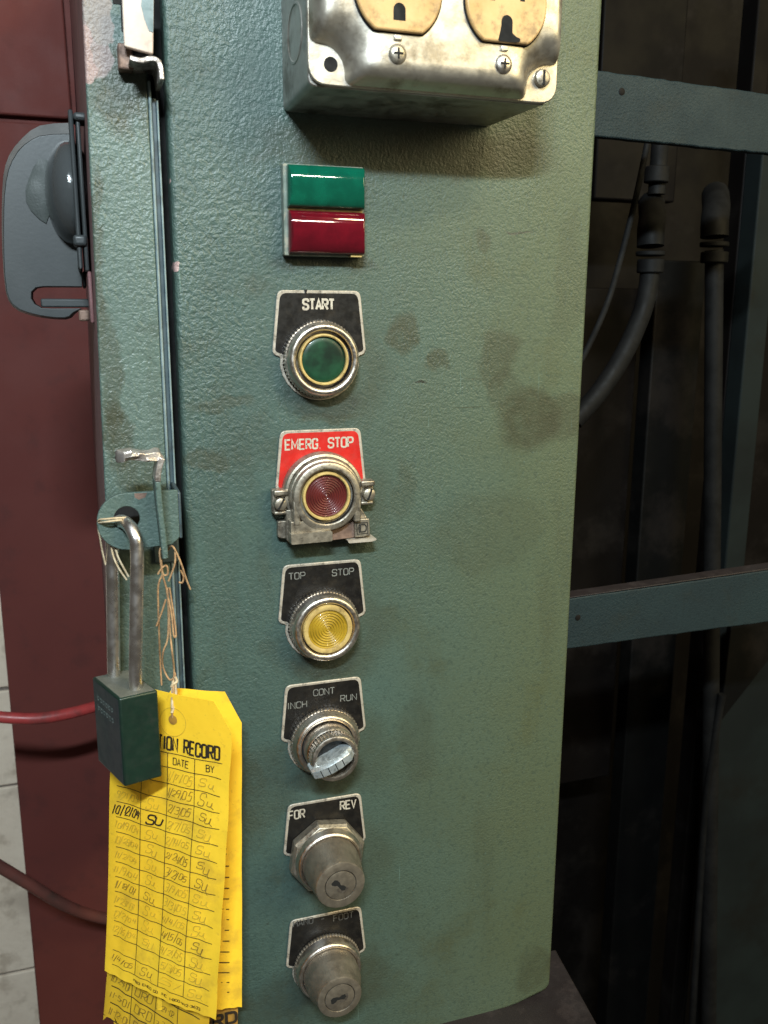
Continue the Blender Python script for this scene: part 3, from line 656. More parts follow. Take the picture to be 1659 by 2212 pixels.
# raised cover: flange with 4 notched corners and sloped plateau
fl = rounded(rrect(x0, 193.5, 83.3, 186, 8), 6)
MB().prism(fl, -41, -39.4).build('cover_flange', mSTEEL, OB, bevel=.5)
def plateau(ins, y, notch, r):
    a, b, c_, d_ = x0 + ins, 193.5 - ins, 83.3 + ins * 1.0, 186 - ins
    n = notch; m_ = .6
    pts = [(a + n, c_, r), (b - n, c_, r), (b - n * .96, c_ + n * .62, r * 1.3), (b - n * .55, c_ + n * .98, r * 1.3), (b, c_ + n, r),
           (b, d_ - n, r), (b - n * .62, d_ - n * .98, r), (b - n * .98, d_ - n * .62, r), (b - n, d_, r),
           (a + n, d_, r), (a + n * .98, d_ - n * .62, r), (a + n * .62, d_ - n * .98, r), (a, d_ - n, r),
           (a, c_ + n, r), (a + n * .55, c_ + n * .98, r * 1.3), (a + n * .96, c_ + n * .62, r * 1.3)]
    return [(x, y, z) for x, z in rounded(pts, 5)]
cv = MB(); cv.loops([plateau(.6, -41.0, 14, 3), plateau(1.2, -43.5, 14.3, 3), plateau(2.6, -47, 15.2, 3), plateau(4.2, -49.6, 16.2, 3), plateau(6.2, -50.8, 17.6, 3), plateau(8.6, -51.0, 19, 3)], True, True)
cv.build('cover_plateau', mSTEEL, OB, angle=50)
def dup_face(cx, cz, flip=1):
    pts = []
    for i in range(64):
        a = 2 * math.pi * i / 64; x = 17.1 * math.cos(a); z = 17.1 * math.sin(a); z = max(-14.3, min(14.3, z)); pts.append((cx + x, cz + z))
    return pts
for cx in (120.3, 164.2):
    rec = MB()
    czs = (115.6, 153.5)
    root = None
    for j, cz in enumerate(czs):
        if cx > 150: pass
        dd = dup_face(cx, cz)
        MB().prism([(cx + (x - cx) * 1.035, cz + (z - cz) * 1.035) for x, z in dd], -51.12, -50.9).build('opening', mHOLE, OB)
        r0 = MB().prism(dd, -53.0, -50.8).build('receptacle_face', mIVORY, OB, bevel=.9, seg=3)
        g = -7.6; gp = [(cx + 2.4, cz + g - 3.0), (cx + 2.4, cz + g + .6)] + [(cx + 2.4 * math.cos(a), cz + g + .6 + 2.4 * math.sin(a)) for a in [math.pi * t / 10 for t in range(1, 10)]] + [(cx - 2.4, cz + g + .6), (cx - 2.4, cz + g - 3.0)]
        MB().prism(gp, -53.08, -52.9).build('ground_slot', mHOLE, r0)
        for s_, w_, h_ in ((-1, 1.0, 4.2), (1, 1.0, 3.4)):
            MB().box(cx + s_ * 6.3 - w_, cx + s_ * 6.3 + w_, -53.08, -52.9, cz + 4.2 - h_, cz + 4.2 + h_).build('blade_slot', mHOLE, r0)
    for zscr in (94.0, 175):
        sc = MB().lathe([(.2, -52.5), (2.0, -52.4), (3.1, -51.9), (3.6, -51.2), (3.6, -50.9)], cx, zscr, 28, cap0=True, cap1=False).build('cover_screw', mZINC if cx < 150 else mCHROME, OB)
        MB().box(cx - 1.9, cx + 1.9, -52.62, -52.2, zscr - .36, zscr + .36).build('screw_slot', mHOLE, sc)
        MB().box(cx - .36, cx + .36, -52.65, -52.2, zscr - 1.9, zscr + 1.9).build('screw_slot', mHOLE, sc)
        MB().box(cx - 1.6, cx + 1.6, -51.9, -50.9, zscr + 4.6, zscr + 6.6).build('yoke_tab', mSTEEL, OB, bevel=.4)
sp_ = [(161.4, 104.8), (161.9, 107.6), (163.0, 108.6), (165.6, 108.0), (166.4, 105.0), (168.4, 103.6), (170.2, 103.2), (170.0, 101.9), (166.0, 101.5), (160.6, 101.6)]
MB().prism(rounded([(x, z, .8) for x, z in sp_], 3), -53.06, -52.95).build('scorch_mark', mHOLE, OB)
MB().lathe([(.1, -41.25), (2.6, -41.25), (2.7, -41.1)], 97.0, 90.8, 32, cap0=True).build('corner_hole', mHOLE, OB)
sc = MB().lathe([(.2, -43.6), (1.9, -43.6), (3.1, -43.0), (3.5, -41.9), (3.5, -41.0)], 186.0, 92.6, 28, cap0=True, cap1=False).build('corner_screw', mZINC, OB)
MB().box(185.5, 186.5, -43.75, -43.55, 89.8, 95.4).build('screw_slot', mHOLE, sc)
MB().lathe([(.1, -50.2), (.9, -50.15), (1.6, -49.6)], 143, 87.9 + 1.6, 16, cap0=True).build('grime_dimple', mBLACK, OB)

# ------------------------------------------------------------------ twin indicator light
IL = thing('twin_indicator_light', 'twin rectangular indicator with green lens above red lens', 'indicator light', (104, 0, 42))
hx0, hx1, hzb, hzt = 85.6, 121.2, 22.6, 60.0
mHOUS = simple('grey_green_bezel', (.20, .24, .20), (.14, .17, .14), .45, scale=200, dirt=(.5, .42, .3), dk=.5, dscale=250)
fr = MB().prism(rounded(rrect(hx0, hx1, hzb, hzt, .8)), -5.0, 0); fr.build('bezel', mHOUS, IL, bevel=.4)
def cushion(cx0, cx1, z0, z1, mat, name, label):
    m = MB(); L = []
    hz2 = (z1 - z0) / 2 - .05
    prof = [(0, -5.0), (0, -7.4)] + [(hz2 * t, -7.4 - 3.8 * math.sqrt(1 - (1 - t) ** 2)) for t in (.006, .02, .05, .09, .14, .2, .28, .37, .47, .58, .7, .82, .94)]
    for ins, y in prof:
        ix = min(ins, .55 * hz2) * .22 + min(ins, .3) * .5
        L.append([(x, y, z) for x, z in rounded([(cx0 + ix, z0 + ins, .5), (cx1 - ix, z0 + ins, .5), (cx1 - ix, z1 - ins, .5), (cx0 + ix, z1 - ins, .5)], 4)])
    m.loops(L, False, True); return m.build(name, mat, IL, angle=60, label=label)
cushion(86.9, 120.6, 42.3, 59.3, mLG, 'lens', 'green rectangular lens')
cushion(87.1, 120.7, 23.5, 40.9, mLR, 'lens', 'dark red rectangular lens')
MB().box(87.4, 120.2, -5.6, -4.9, 41.2, 42.0).build('lens_divider', mCREAM, IL, bevel=.1)
MB().box(114.6, 119.6, -7.2, -4.0, 22.4, 23.3).build('chipped_edge', mCREAM, IL, bevel=.2)

# ------------------------------------------------------------------ operators down the panel
XC = 101.8
def legend(root, zc_, top, face_mat, texts, letter_mat, tilt=0., scratches=()):
    """trapezoid legend plate round a 30 mm operator: zc_ operator centre, top edge"""
    sh = zc_ + 3.4
    def outl(i):
        pts = [(XC - 18.9 + i, top - i, 3.0), (XC + 18.9 - i, top - i, 3.0), (XC + 21.6 - i, sh + i * .4, 1.0), (XC + 20.6 - i, sh - 1.6 + i, .8), (XC + 18.0 - i, sh - 2.4 + i, 1)]
        for k in range(13):
            a = -.16 - (math.pi - .32) * k / 12; pts.append((XC + (18.6 - i) * math.cos(a), zc_ + (18.6 - i) * math.sin(a), 0))
        pts += [(XC - 18.0 + i, sh - 2.4 + i, 1), (XC - 20.6 + i, sh - 1.6 + i, .8), (XC - 21.6 + i, sh + i * .4, 1.0)]
        return rounded(pts, 4)
    lp = MB().prism(outl(0), -1.0, -.1).build('legend_plate', mSILV, root, bevel=.35)
    MB().prism(outl(1.25), -1.16, -.9).build('plate_face', face_mat, lp, bevel=.05)
    tx = MB()
    for (s_, px, py, wpx, h, w) in texts:
        c_ = at(px, py, -1.2); wd = (at(px + wpx / 2, py, -1.2).x - at(px - wpx / 2, py, -1.2).x)
        text(tx, s_, c_.x, c_.z, wd, h, w, flat(-1.19), gap=.42 if 'EM' in s_ else .32)
    tx.build('lettering', letter_mat, lp, smooth=False)
    return lp
def knurl(zc_, r, y0, y1, teeth=64, d=.55, cap=True):
    m = MB(); f = lambda i, rr, y: (-d if i % 2 else 0)
    m.lathe([(r - .9, y1), (r - .15, y1 - .25), (r, y1 - .6), (r, y0 + .6), (r - .35, y0)], XC, zc_, teeth * 2, f, cap0=cap, cap1=cap); return m
def body(zc_, prof): return MB().lathe(prof, XC, zc_, 96, cap0=False, cap1=False)

# START
Z = -21.6
B1 = thing('start_button', 'green push button below the black START plate', 'push button', (XC, 0, Z))
legend(B1, Z, 8.3, mPLATEBK, [('START', 688.5, 657.5, 71, 5.2, .98)], mLETTER)
MB().add([(94.8, -1.3, 8.6), (96.3, -1.3, 8.6), (95.8, -1.3, 6.6), (95.3, -1.3, 6.4)], [(0, 1, 2, 3)]).build('dent_mark', mHOLE, B1)
knurl(Z, 17.3, -4.2, -1.3).build('knurled_ring', mCHROME, B1, angle=25)
body(Z, [(16.4, -4.1), (16.4, -6), (16.2, -7.6), (15.7, -8.9), (14.9, -9.7), (14.2, -9.9), (13.5, -9.6), (12.9, -9.0), (12.7, -8.4)]).build('bezel', mCHROME, B1, angle=50)
MB().lathe([(12.72, -8.5), (12.72, -4), (.1, -4)], XC, Z, 64).build('well', mHOLE, B1)
MB().lathe([(11.3, -4.5), (11.3, -8.2), (11.1, -8.7), (10.6, -8.8), (10.1, -8.4), (10.0, -6)], XC, Z, 72, cap1=False).build('button_rim', mCREAM, B1, angle=40)
MB().lathe([(10.05, -7.0), (9.4, -7.55), (7.6, -7.75), (5.0, -7.85), (2.5, -7.9), (.2, -7.92)], XC, Z, 64).build('lens', mLG2, B1, angle=60)
MB().lathe([(4.6, -5.4), (4.2, -6.4), (2.6, -7.2), (.2, -7.4)], XC, Z - .5, 24).build('lamp_bulb', mREFL, B1, angle=60)

# EMERGENCY STOP
Z = -82.8
B2 = thing('emergency_stop_button', 'dull red push button in cast guard below the red EMERG. STOP plate', 'push button', (XC, 0, Z))
legend(B2, Z, -53.4, mPLATERD, [('EMERG.', 655, 959.5, 80, 5.2, .8), ('STOP', 736, 955.6, 56, 5.2, .8)], mLETTER)
MB().lathe([(18.9, -1.3), (18.7, -5), (18.2, -6.2), (17.2, -6.6), (16.9, -6.2), (16.8, -7.6), (16.2, -8.6), (15.3, -9.0), (14.8, -8.8)], XC, Z + .5, 96, cap0=True).build('guard_ring', mZINC, B2, angle=35)
# horseshoe face of the guard
def ushape(r, bot, y):
    pts = [(XC + r * math.cos(a), y, Z + r * math.sin(a)) for a in [math.pi * k / 32 for k in range(33)]]
    pts += [(XC - r, y, Z - 4), (XC - r, y, bot), (XC - 6, y, bot), (XC + 6, y, bot), (XC + r, y, bot), (XC + r, y, Z - 4)]
    return pts
def ring_hole(r, y, n=39):
    # same number of points as ushape, matched by angle
    src = ushape(14, Z - 13, y); out = []
    for p in src:
        a = math.atan2(p[2] - Z, p[0] - XC); out.append((XC + r * math.cos(a), y, Z + r * math.sin(a)))
    return out
MB().lathe([(16.1, -6), (15.9, -10.8), (15.5, -11.8), (14.8, -12.2), (13.2, -12.2), (12.7, -11.8), (12.6, -11.4)], XC, Z, 96, cap1=False).build('guard_body', mZINC, B2, angle=35)
for x_a in (XC - 15.9, XC + 12.6):
    MB().box(x_a, x_a + 3.3, -11.9, -5, Z - 12.5, Z - 1).build('guard_cheek', mZINC, B2, bevel=.7, seg=3)
MB().lathe([(12.62, -11.5), (12.62, -6.4), (.1, -6.4)], XC, Z, 64).build('well', mHOLE, B2)
MB().lathe([(11.3, -6), (11.3, -10.5), (11.0, -11.1), (10.3, -11.2), (9.9, -10.8), (9.8, -9)], XC, Z, 72, cap1=False).build('button_rim', mCREAM, B2, angle=40)
prof = [(9.9, -9.4)]
for j in range(92):
    r = 9.8 - j * .1055; prof.append((max(r, .1), -9.9 - .9 * (1 - (r / 9) ** 2) * .3 + .20 * math.cos(2 * math.pi * r / 1.1)))
MB().lathe(prof, XC, Z, 72).build('lens', mLR2, B2, angle=80)
for s_, zc2 in ((-1, Z - 2.3), (1, Z - .2)):
    xw = XC + s_ * 20.5
    wing = MB().box(min(xw - 3.6 , xw + 3.6), max(xw - 3.6, xw + 3.6), -5.2, -1.2, zc2 - 5.6, zc2 + 5.8).build('clamp_ear', mZINC, B2, bevel=.8, seg=3)
    MB().box(xw - 3.2, xw + 3.4, -8.0, -5.0, zc2 + 3.2, zc2 + 5.8).build('ear_lip', mZINC, B2, bevel=.7, seg=3)
    MB().box(xw - 3.0, xw + 3.0, -6.6, -5.0, zc2 - 5.8, zc2 - 4.2).build('ear_lip', mZINC, B2, bevel=.6, seg=3)
    s0 = MB().lathe([(.2, -8.9), (1.6, -8.85), (2.7, -8.3), (3.0, -7.5), (3.0, -5)], xw + (.6 if s_ > 0 else -.2), zc2 - .6, 28, cap0=True, cap1=False).build('clamp_screw', mZINC, B2)
    cxs, czs_ = xw + (.6 if s_ > 0 else -.2), zc2 - .6; t_ = Vector((.35, .94)) if s_ > 0 else Vector((.5, .87)); n_ = Vector((t_.y, -t_.x))
    qd = [(cxs + t_.x * a * 2.7 + n_.x * b * .42, -9.0, czs_ + t_.y * a * 2.7 + n_.y * b * .42) for a, b in ((-1, -1), (1, -1), (1, 1), (-1, 1))]
    MB().add(qd + [(x, -8.2, z) for x, y, z in qd], [(0, 1, 2, 3), (4, 5, 6, 7), (0, 1, 5, 4), (1, 2, 6, 5), (2, 3, 7, 6), (3, 0, 4, 7)]).build('screw_slot', mHOLE, s0)
def ep(px, py, y): return at(px, py, y)
def zq(x, y): return (840 + x * .2411) * .6777, (1450 + y * .2411) * .6777
def gpoly(name, pts, y0, y1, mat=mZINC, par=B2, bev=.5, r=.6):
    P = [at(*zq(x, y), y0) for x, y in pts]
    return MB().prism(rounded([(p.x, p.z, r) for p in P], 4), y0, y1).build(name, mat, par, bevel=bev, seg=3)
gpoly('guard_foot', [(300, 730), (380, 730), (1290, 700), (1390, 860), (1410, 1075), (360, 1180), (300, 1120)], -6.5, -1.2)
gpoly('lower_lug', [(190, 880), (330, 870), (340, 1110), (230, 1105), (190, 1090)], -4, -.6)
gpoly('latch_tab', [(362, 890), (580, 880), (660, 915), (760, 975), (860, 990), (880, 1040), (362, 1060)], -11.6, -6)
gpoly('latch_bar', [(362, 1050), (900, 1005), (912, 1025), (912, 1140), (370, 1190)], -13.2, -6)
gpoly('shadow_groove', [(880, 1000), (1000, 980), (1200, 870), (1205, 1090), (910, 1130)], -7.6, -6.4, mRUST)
gpoly('foot_shelf', [(1115, 1135), (1490, 1100), (1495, 1125), (1440, 1145), (1130, 1170)], -10.5, -2, mSILV)
em = gpoly('emblem_boss', [(1200, 850), (1400, 840), (1412, 1075), (1210, 1095)], -9.4, -6)
def emb(pts, w, closed=True):
    m = MB(); P = [at(*zq(x, y), -9.5) for x, y in pts]; c2 = [(p.x, p.z) for p in P]
    if closed: c2 = c2 + [c2[0]]
    ribbon(m, c2, w, flat(-9.46), 0); return m
m = emb([(1232, 905), (1375, 895), (1380, 1035), (1240, 1050)], .38); m2 = emb([(1262, 925), (1340, 922), (1358, 945), (1358, 995), (1340, 1015), (1266, 1022)], .55)
m3 = emb([(1281, 930), (1284, 1020)], .5, False)
for k_ in (m2, m3): m.add([v - Vector((0, .02 if k_ is m3 else .01, 0)) for v in k_.v], k_.f)
m.build('square_letter_emblem', mHOLE, em, smooth=False)

# TOP STOP
Z = -146.6
B3 = thing('top_stop_button', 'yellow ribbed push button below the black TOP STOP plate', 'push button', (XC, 0, Z))
legend(B3, Z, -116.4, mPLATEBK, [('TOP', 641.5, 1244, 37, 3.5, .42), ('STOP', 741, 1235.5, 48, 3.5, .42)], mLETTERM)
knurl(Z, 17.1, -4.4, -1.3).build('knurled_ring', mCHROME, B3, angle=25)
body(Z, [(16.3, -4.3), (16.2, -6.8), (16.2, -7.6), (16.1, -9.4), (15.6, -10.6), (14.7, -11.2), (13.4, -11.1), (12.6, -10.4), (12.4, -6)]).build('bezel', mCHROME, B3, angle=50)
MB().lathe([(12.5, -8), (.1, -8)], XC, Z, 48).build('well', mHOLE, B3)
MB().lathe([(11.9, -8), (11.9, -10.6), (11.6, -11.2), (10.6, -11.4), (9.6, -11.0), (9.4, -10)], XC, Z, 72, cap1=False).build('button_rim', mCREAM, B3, angle=40)
prof = [(9.6, -10.0)]
for j in range(96):
    r = 9.5 - j * .098; prof.append((max(r, .1), -10.4 - .3 * (1 - (r / 9.5) ** 2) + .26 * math.cos(2 * math.pi * r / 1.25)))
MB().lathe(prof, XC, Z, 72).build('lens', mLY, B3, angle=80)

# SELECTOR
Z = -207.2
B4 = thing('selector_switch', 'silver lever selector switch below the INCH CONT RUN plate', 'selector switch', (XC, 0, Z))
legend(B4, Z, -176.4, mPLATEBK, [('INCH', 642, 1523, 43, 3.6, .42), ('CONT', 700, 1494, 47, 3.6, .42), ('RUN', 753, 1507, 36, 3.6, .42)], mLETTERM)
knurl(Z, 17.6, -4.2, -1.3, 60).build('knurled_ring', mCHROME, B4, angle=25)
body(Z, [(16.8, -4.1), (16.6, -5.6), (16.0, -6.4), (15.8, -7.4), (15.2, -8.6), (14.2, -9.0), (13.2, -8.6), (13, -6)]).build('bezel', mCHROME, B4, angle=50)
MB().lathe([(13.2, -7), (.1, -7)], XC, Z, 48).build('well', mHOLE, B4)
body(Z, [(12.0, -7), (12.4, -9.5), (12.4, -14), (12.0, -15.2), (11.6, -15.6)]).build('knob_skirt', mCHROME, B4, angle=50)
knurl(Z, 11.9, -21.6, -15.4, 44, .6, False).build('knob_knurl', mCHROME, B4, angle=25)
MB().lathe([(11.5, -21.3), (11.3, -22.2), (10.7, -22.5), (9.4, -22.4), (9.1, -21.8), (9.1, -17)], XC, Z, 72, cap1=True).build('knob_rim', mCHROME, B4, angle=40)
MB().lathe([(9.15, -17.2), (.1, -17.2)], XC, Z, 48).build('knob_cup', mPLATEBK, B4)
# lever: a ribbed wedge across the cup
ca = Vector((math.cos(R(24)), math.sin(R(24)))); cn = Vector((-ca.y, ca.x))
def lv(s_, t_, y): return (XC + (ca.x * s_ + cn.x * t_) * 1.1, y, Z - 1 + (ca.y * s_ + cn.y * t_) * 1.1)
lever = MB(); L = []
for (s_, w_, h_) in [(-11.6, 2.4, -20.5), (-11.2, 3.0, -24.0), (-8, 3.2, -26), (-3.6, 3.3, -27.2), (1.5, 3.3, -27.0), (6.5, 3.2, -25.4), (8.6, 2.8, -22)]:
    L.append([lv(s_, -w_ - .3, -17), lv(s_, -w_, h_ + 2.2), lv(s_, -w_ + 1.2, h_ + .3), lv(s_, w_ - 1.6, h_ + .0), lv(s_, w_ - .3, h_ + 1.6), lv(s_, w_, -17)])
lever.loops(L).build('lever', mKNOB, B4, bevel=.25, angle=25)
for s_ in (-7.6, -4.2, -.8, 2.6):
    a = [lv(s_, -3.0, -25.2 - .0), lv(s_ + .35, -3.0, -25.2), lv(s_ + .35, -1.8, -27.3), lv(s_, -1.8, -27.3)]
    h0 = -26.0 if s_ < -6 else (-27.0 if s_ < 0 else -26.7)
    MB().tube([lv(s_, -3.15, h0 + 2.2), lv(s_, -1.95, h0 + .25), lv(s_, 1.6, h0 - .05)], .22, 6).build('lever_groove', mPLATEBK, B4)

def keyswitch(root, Z, hexnut, front, rfront, keyrot, key_z=0):
    if hexnut:
        pts = [(XC + 19.8 * math.cos(a), Z + 19.8 * math.sin(a)) for a in [math.pi / 4 * k + R(14) for k in range(8)]]
        L = [[(x, -1.3, z) for x, z in pts], [(x, -6.2, z) for x, z in pts], [(XC + (x - XC) * .93, -8.0, Z + (z - Z) * .93) for x, z in pts]]
        MB().loops(L, True, True).build('hex_nut', mZINC, root, bevel=.4, angle=25)
        y = -8
        body(Z, [(17.2, -7.0), (17.2, -8.6), (16.6, -9.6), (16.6, -10.4), (16.2, -11.6), (15.4, -12.0), (14.6, -11.6), (14.4, -9)]).build('collar_ring', mCHROME, root, angle=50)
    else:
        y = -5
        knurl(Z, 18.0, -3.4, -1.3, 64).build('knurled_ring', mLOCKCYL, root, angle=25)
        body(Z, [(17.3, -3.3), (17.1, -6), (16.8, -8.4), (16.2, -9.3), (15.4, -9.6), (14.6, -9.2), (14.4, -6)]).build('collar_ring', mCHROME, root, angle=50)
    body(Z, [(14.3, y), (14.2, -14), (13.8, -18), (rfront + .35, front + 3), (rfront + .2, front + .9), (rfront - .1, front + .2), (rfront - .6, front), (8.0, front), (7.8, front + .3), (7.8, front + 1.5), (7.4, front + 1.5), (7.4, front + .05), (7.0, front - .1), (.1, front - .12)]).build('lock_barrel', mLOCKCYL, root, angle=35)
    t = Vector((math.cos(keyrot), math.sin(keyrot))); n = Vector((-t.y, t.x)); cx, cz = XC - .3, Z + key_z
    kp = [(-3.4, -.9), (-2.8, -1.3), (-1.6, -1.0), (-1.0, -.5), (.2, -.8), (1.6, -1.3), (2.6, -.6), (2.4, .6), (1.2, .7), (.1, .3), (-.9, .9), (-2.2, 1.2), (-3.2, .8)]
    pts = [(cx + (t.x * a + n.x * b) * 1.35, cz + (t.y * a + n.y * b) * 1.35) for a, b in kp]
    kh = MB().prism(pts, front - .22, front - .1).build('keyhole', mHOLE, root)
    cres = []
    for k in range(9):
        a = keyrot - 2.2 + 2.6 * k / 8; cres.append((cx + t.x * 1.6 + 2.6 * math.cos(a), cz + t.y * 1.6 + 2.6 * math.sin(a)))
    m = MB(); ribbon(m, cres, .9, flat(front - .2), 0.05); m.build('worn_edge', mCHROME, root)
Z = -269.4
B5 = thing('key_switch', 'key switch with hexagonal nut below the FOR REV plate', 'key switch', (XC, 0, Z))
legend(B5, Z, -239.8, mPLATEBK, [('FOR', 641, 1759.5, 37, 5.2, .72), ('REV', 752, 1738, 36, 5.2, .75)], mLETTER)
keyswitch(B5, Z, True, -30.0, 12.1, R(-38))
Z = -334.6
B6 = thing('key_switch', 'lowest key switch with knurled ring below the faded HAND - FOOT plate', 'key switch', (XC, 0, Z))
legend(B6, Z, -305.2, mPLATEBK, [('HAND', 655, 1992, 44, 3.9, .45), ('-', 697, 1985, 9, 3.9, .42), ('FOOT', 742, 1979.5, 44, 3.9, .45)], mLETTERD)
keyswitch(B6, Z, False, -27.0, 11.3, R(15))
for o_ in (B5, B6): o_['group'] = 'key switches on the panel'

# ------------------------------------------------------------------ padlock
A = at(257, 1510, -42); zt_ = A.z; H = 39.5
wdir = Vector((-math.sin(R(20)), math.cos(R(20)), 0)); tdir = Vector((math.cos(R(20)), math.sin(R(20)), 0))
# use the measured yaw of the broad face
B_ = at_plane(199, 1462, A, Vector((0, 0, 1)))
wdir = (B_ - A); wl = wdir.length; wdir.normalize()
C_ = at_plane(341, 1491, A, Vector((0, 0, 1))); tdir = (C_ - A); tl = tdir.length; tdir.normalize()
#print('padlock width %.1f thick %.1f' % (wl, tl), wdir, tdir)
PK = thing('padlock', 'dark green padlock with long steel shackle hanging from the hasp', 'padlock', A)
def pk(a, b, z): return A + wdir * a + tdir * b + Vector((0, 0, z))
MB().hexa([pk(0, 0, -H), pk(0, tl, -H), pk(wl, tl, -H), pk(wl, 0, -H), pk(0, 0, 0), pk(0, tl, 0), pk(wl, tl, 0), pk(wl, 0, 0)]).build('lock_body', mLOCK, PK, bevel=.9, seg=3)
MB().hexa([pk(.8, .8, -.3), pk(.8, tl - .8, -.3), pk(wl - .8, tl - .8, -.3), pk(wl - .8, .8, -.3), pk(1, 1, .12), pk(1, tl - 1, .12), pk(wl - 1, tl - 1, .12), pk(wl - 1, 1, .12)]).build('top_face', mLOCKTOP, PK)
MB().hexa([pk(1, -.1, -H + 1), pk(1, .1, -H + 1), pk(wl - 1, .1, -H + 1), pk(wl - 1, -.1, -H + 1), pk(1, -.1, -1), pk(1, .1, -1), pk(wl - 1, .1, -1), pk(wl - 1, -.1, -1)]).build('side_face', mLOCKSIDE, PK)
sc = MB(); random.seed(3)
fn = lambda u_, v_, l: pk(u_, -.16 - l, v_)
for row, zz0 in enumerate((-6.4, -11.0)):
    for j in range(6):
        x_ = wl * .82 - j * wl * .105; hh = 2.5
        pts = rounded([(x_, zz0, 0), (x_, zz0 - hh, .6), (x_ - 1.6, zz0 - hh * random.uniform(.6, 1.), .6), (x_ - 1.6, zz0 - .2, .5), (x_ - .2, zz0 - hh * .4, 0)], 3, False)
        ribbon(sc, pts, .42, fn, .01 * j)
sc.build('worn_lettering', mSCUFF, PK, smooth=False, label='two worn illegible lines of pale lettering')
# shackle
fL = at(293, 1480, 0); leg_f = at_plane(292, 1487, A, Vector((0, 0, 1))); leg_b = at_plane(246, 1459, A, Vector((0, 0, 1)))
#print('legs', (leg_f - A), (leg_b - A), 'front leg y', leg_f.y, 'back y', leg_b.y)
mid = (leg_f + leg_b) / 2
rad = (leg_b - leg_f).length / 2; sd = (leg_b - leg_f).normalized()
ztop = at(290, 1185, leg_f.y).z
path = [leg_f + Vector((0, 0, -3)), leg_f + Vector((0, 0, 30))]
tp_f = Vector((at(297, 1190, leg_f.y).x, leg_f.y, ztop)); tp_b = Vector((at(244, 1190, leg_b.y).x, leg_b.y, ztop)) 
path = [leg_f + Vector((0, 0, -3))] + [leg_f.lerp(tp_f, t) for t in (.2, .4, .6, .8, .93)]
apex_y = yh + 1.0
mid_t = Vector((cL.x - .6, apex_y, cL.z - 1.6))
for k_ in range(1, 10):
    a = math.pi * k_ / 10; base = tp_f.lerp(tp_b, (1 - math.cos(a)) / 2)
    hgt = (cL.z - 1.2 - ztop)
    path.append(base + Vector((0, 0, hgt * math.sin(a))))
path += [tp_b, tp_b.lerp(leg_b, .3), tp_b.lerp(leg_b, .6), leg_b, leg_b + Vector((0, 0, -3))]
MB().tube(smoothpath(path, 5), 2.75, 20).build('shackle', mSHACK, PK, angle=80)

# ------------------------------------------------------------------ tags
TO = at(373, 1548, -26); TU = Vector((.80, -.60, 0)).normalized(); TN = TU.cross(Vector((0, 0, 1)))
if TN.y > 0: TN = -TN                      # towards the camera
def tagmap(tl_, tr_, br_, bl_, o=TO, u=TU, n=TN, bow=0.0, curl=0.0):
    def f(s_, t_, lift=0.):
        a = tl_[0] + (tr_[0] - tl_[0]) * s_; b = bl_[0] + (br_[0] - bl_[0]) * s_; za = tl_[1] + (tr_[1] - tl_[1]) * s_; zb_ = bl_[1] + (br_[1] - bl_[1]) * s_
        q_ = (a + (b - a) * t_, za + (zb_ - za) * t_)
        off = bow * math.sin(math.pi * s_) + curl * t_ * t_ + .5 * math.sin(6 * t_ + 3 * s_) + .25 * math.sin(11 * t_ + 9 * s_ * s_ + 1 + 2.5 * math.sin(4 * t_)) + .35 * math.sin(31 * t_ * s_ + 13 * s_)
        return Vector((o.x, o.y, 0)) + u * q_[0] + Vector((0, 0, q_[1])) + n * (off + lift)
    return f
def sheet(f, outline_fn, nu=20, nv=40, th=.3):
    """grid card; outline_fn(s,t) -> adjusted (s,t)"""
    m = MB(); 
    for side in (0, 1):
        o = len(m.v)
        for j in range(nv + 1):
            for i in range(nu + 1):
                s_, t_ = outline_fn(i / nu, j / nv); m.v.append(f(s_, t_, -side * th))
        for j in range(nv):
            for i in range(nu):
                a = o + j * (nu + 1) + i; m.f.append((a, a + 1, a + nu + 2, a + nu + 1) if not side else (a, a + nu + 1, a + nu + 2, a + 1))
    N_ = (nu + 1) * (nv + 1); per = [i for i in range(nu + 1)] + [j * (nu + 1) + nu for j in range(1, nv + 1)] + [nv * (nu + 1) + i for i in range(nu - 1, -1, -1)] + [j * (nu + 1) for j in range(nv - 1, 0, -1)]
    for a, b in zip(per, per[1:] + per[:1]): m.f.append((a, b, b + N_, a + N_))
    return m
def clipped(cs=.14, ct=.085):
    def g(s_, t_):
        lim = 0 
        # pull the top corners in
        tt = t_ if t_ > 0 else 0
        e = max(0, (s_ - (1 - cs)) / cs); e2 = max(0, (cs - s_) / cs); m_ = max(e, e2)
        return s_, m_ * ct + t_ * (1 - m_ * ct)
    return g
# front tag
def lc1(px, py): p_ = at_plane(px, py, TO, TN); return ((p_ - TO).dot(TU), p_.z)
TLp, TRp, BRp, BLp = (244, 1468), (503, 1522), (472, 2194), (232, 2090)
f1 = tagmap(lc1(*TLp), lc1(*TRp), lc1(*BRp), lc1(*BLp), bow=1.0, curl=2.5)
T1 = thing('inspection_tag', 'front yellow inspection record tag filled with dates, behind the padlock', 'tag', f1(.5, 0), 'yellow inspection tags')
sheet(f1, clipped()).build('card', mTAG, T1, angle=60)
def tw(s_mm): return s_mm / 63.
W_, H_ = 63., 152.
def fn1(u_, v_, l): return f1(u_ / W_, -v_ / H_, .22 + l)
pr_ = MB()
text(pr_, 'INSPECTION RECORD', 33.4, -23.2, 49, 7.0, .95, fn1, gap=.42)
RT = 26.8      # rule under the title
cols = [3.2, 18.0, 31.6, 45.6]
nr = 17; rh = 7.95
y0_ = RT + 1.0
k_ = 0
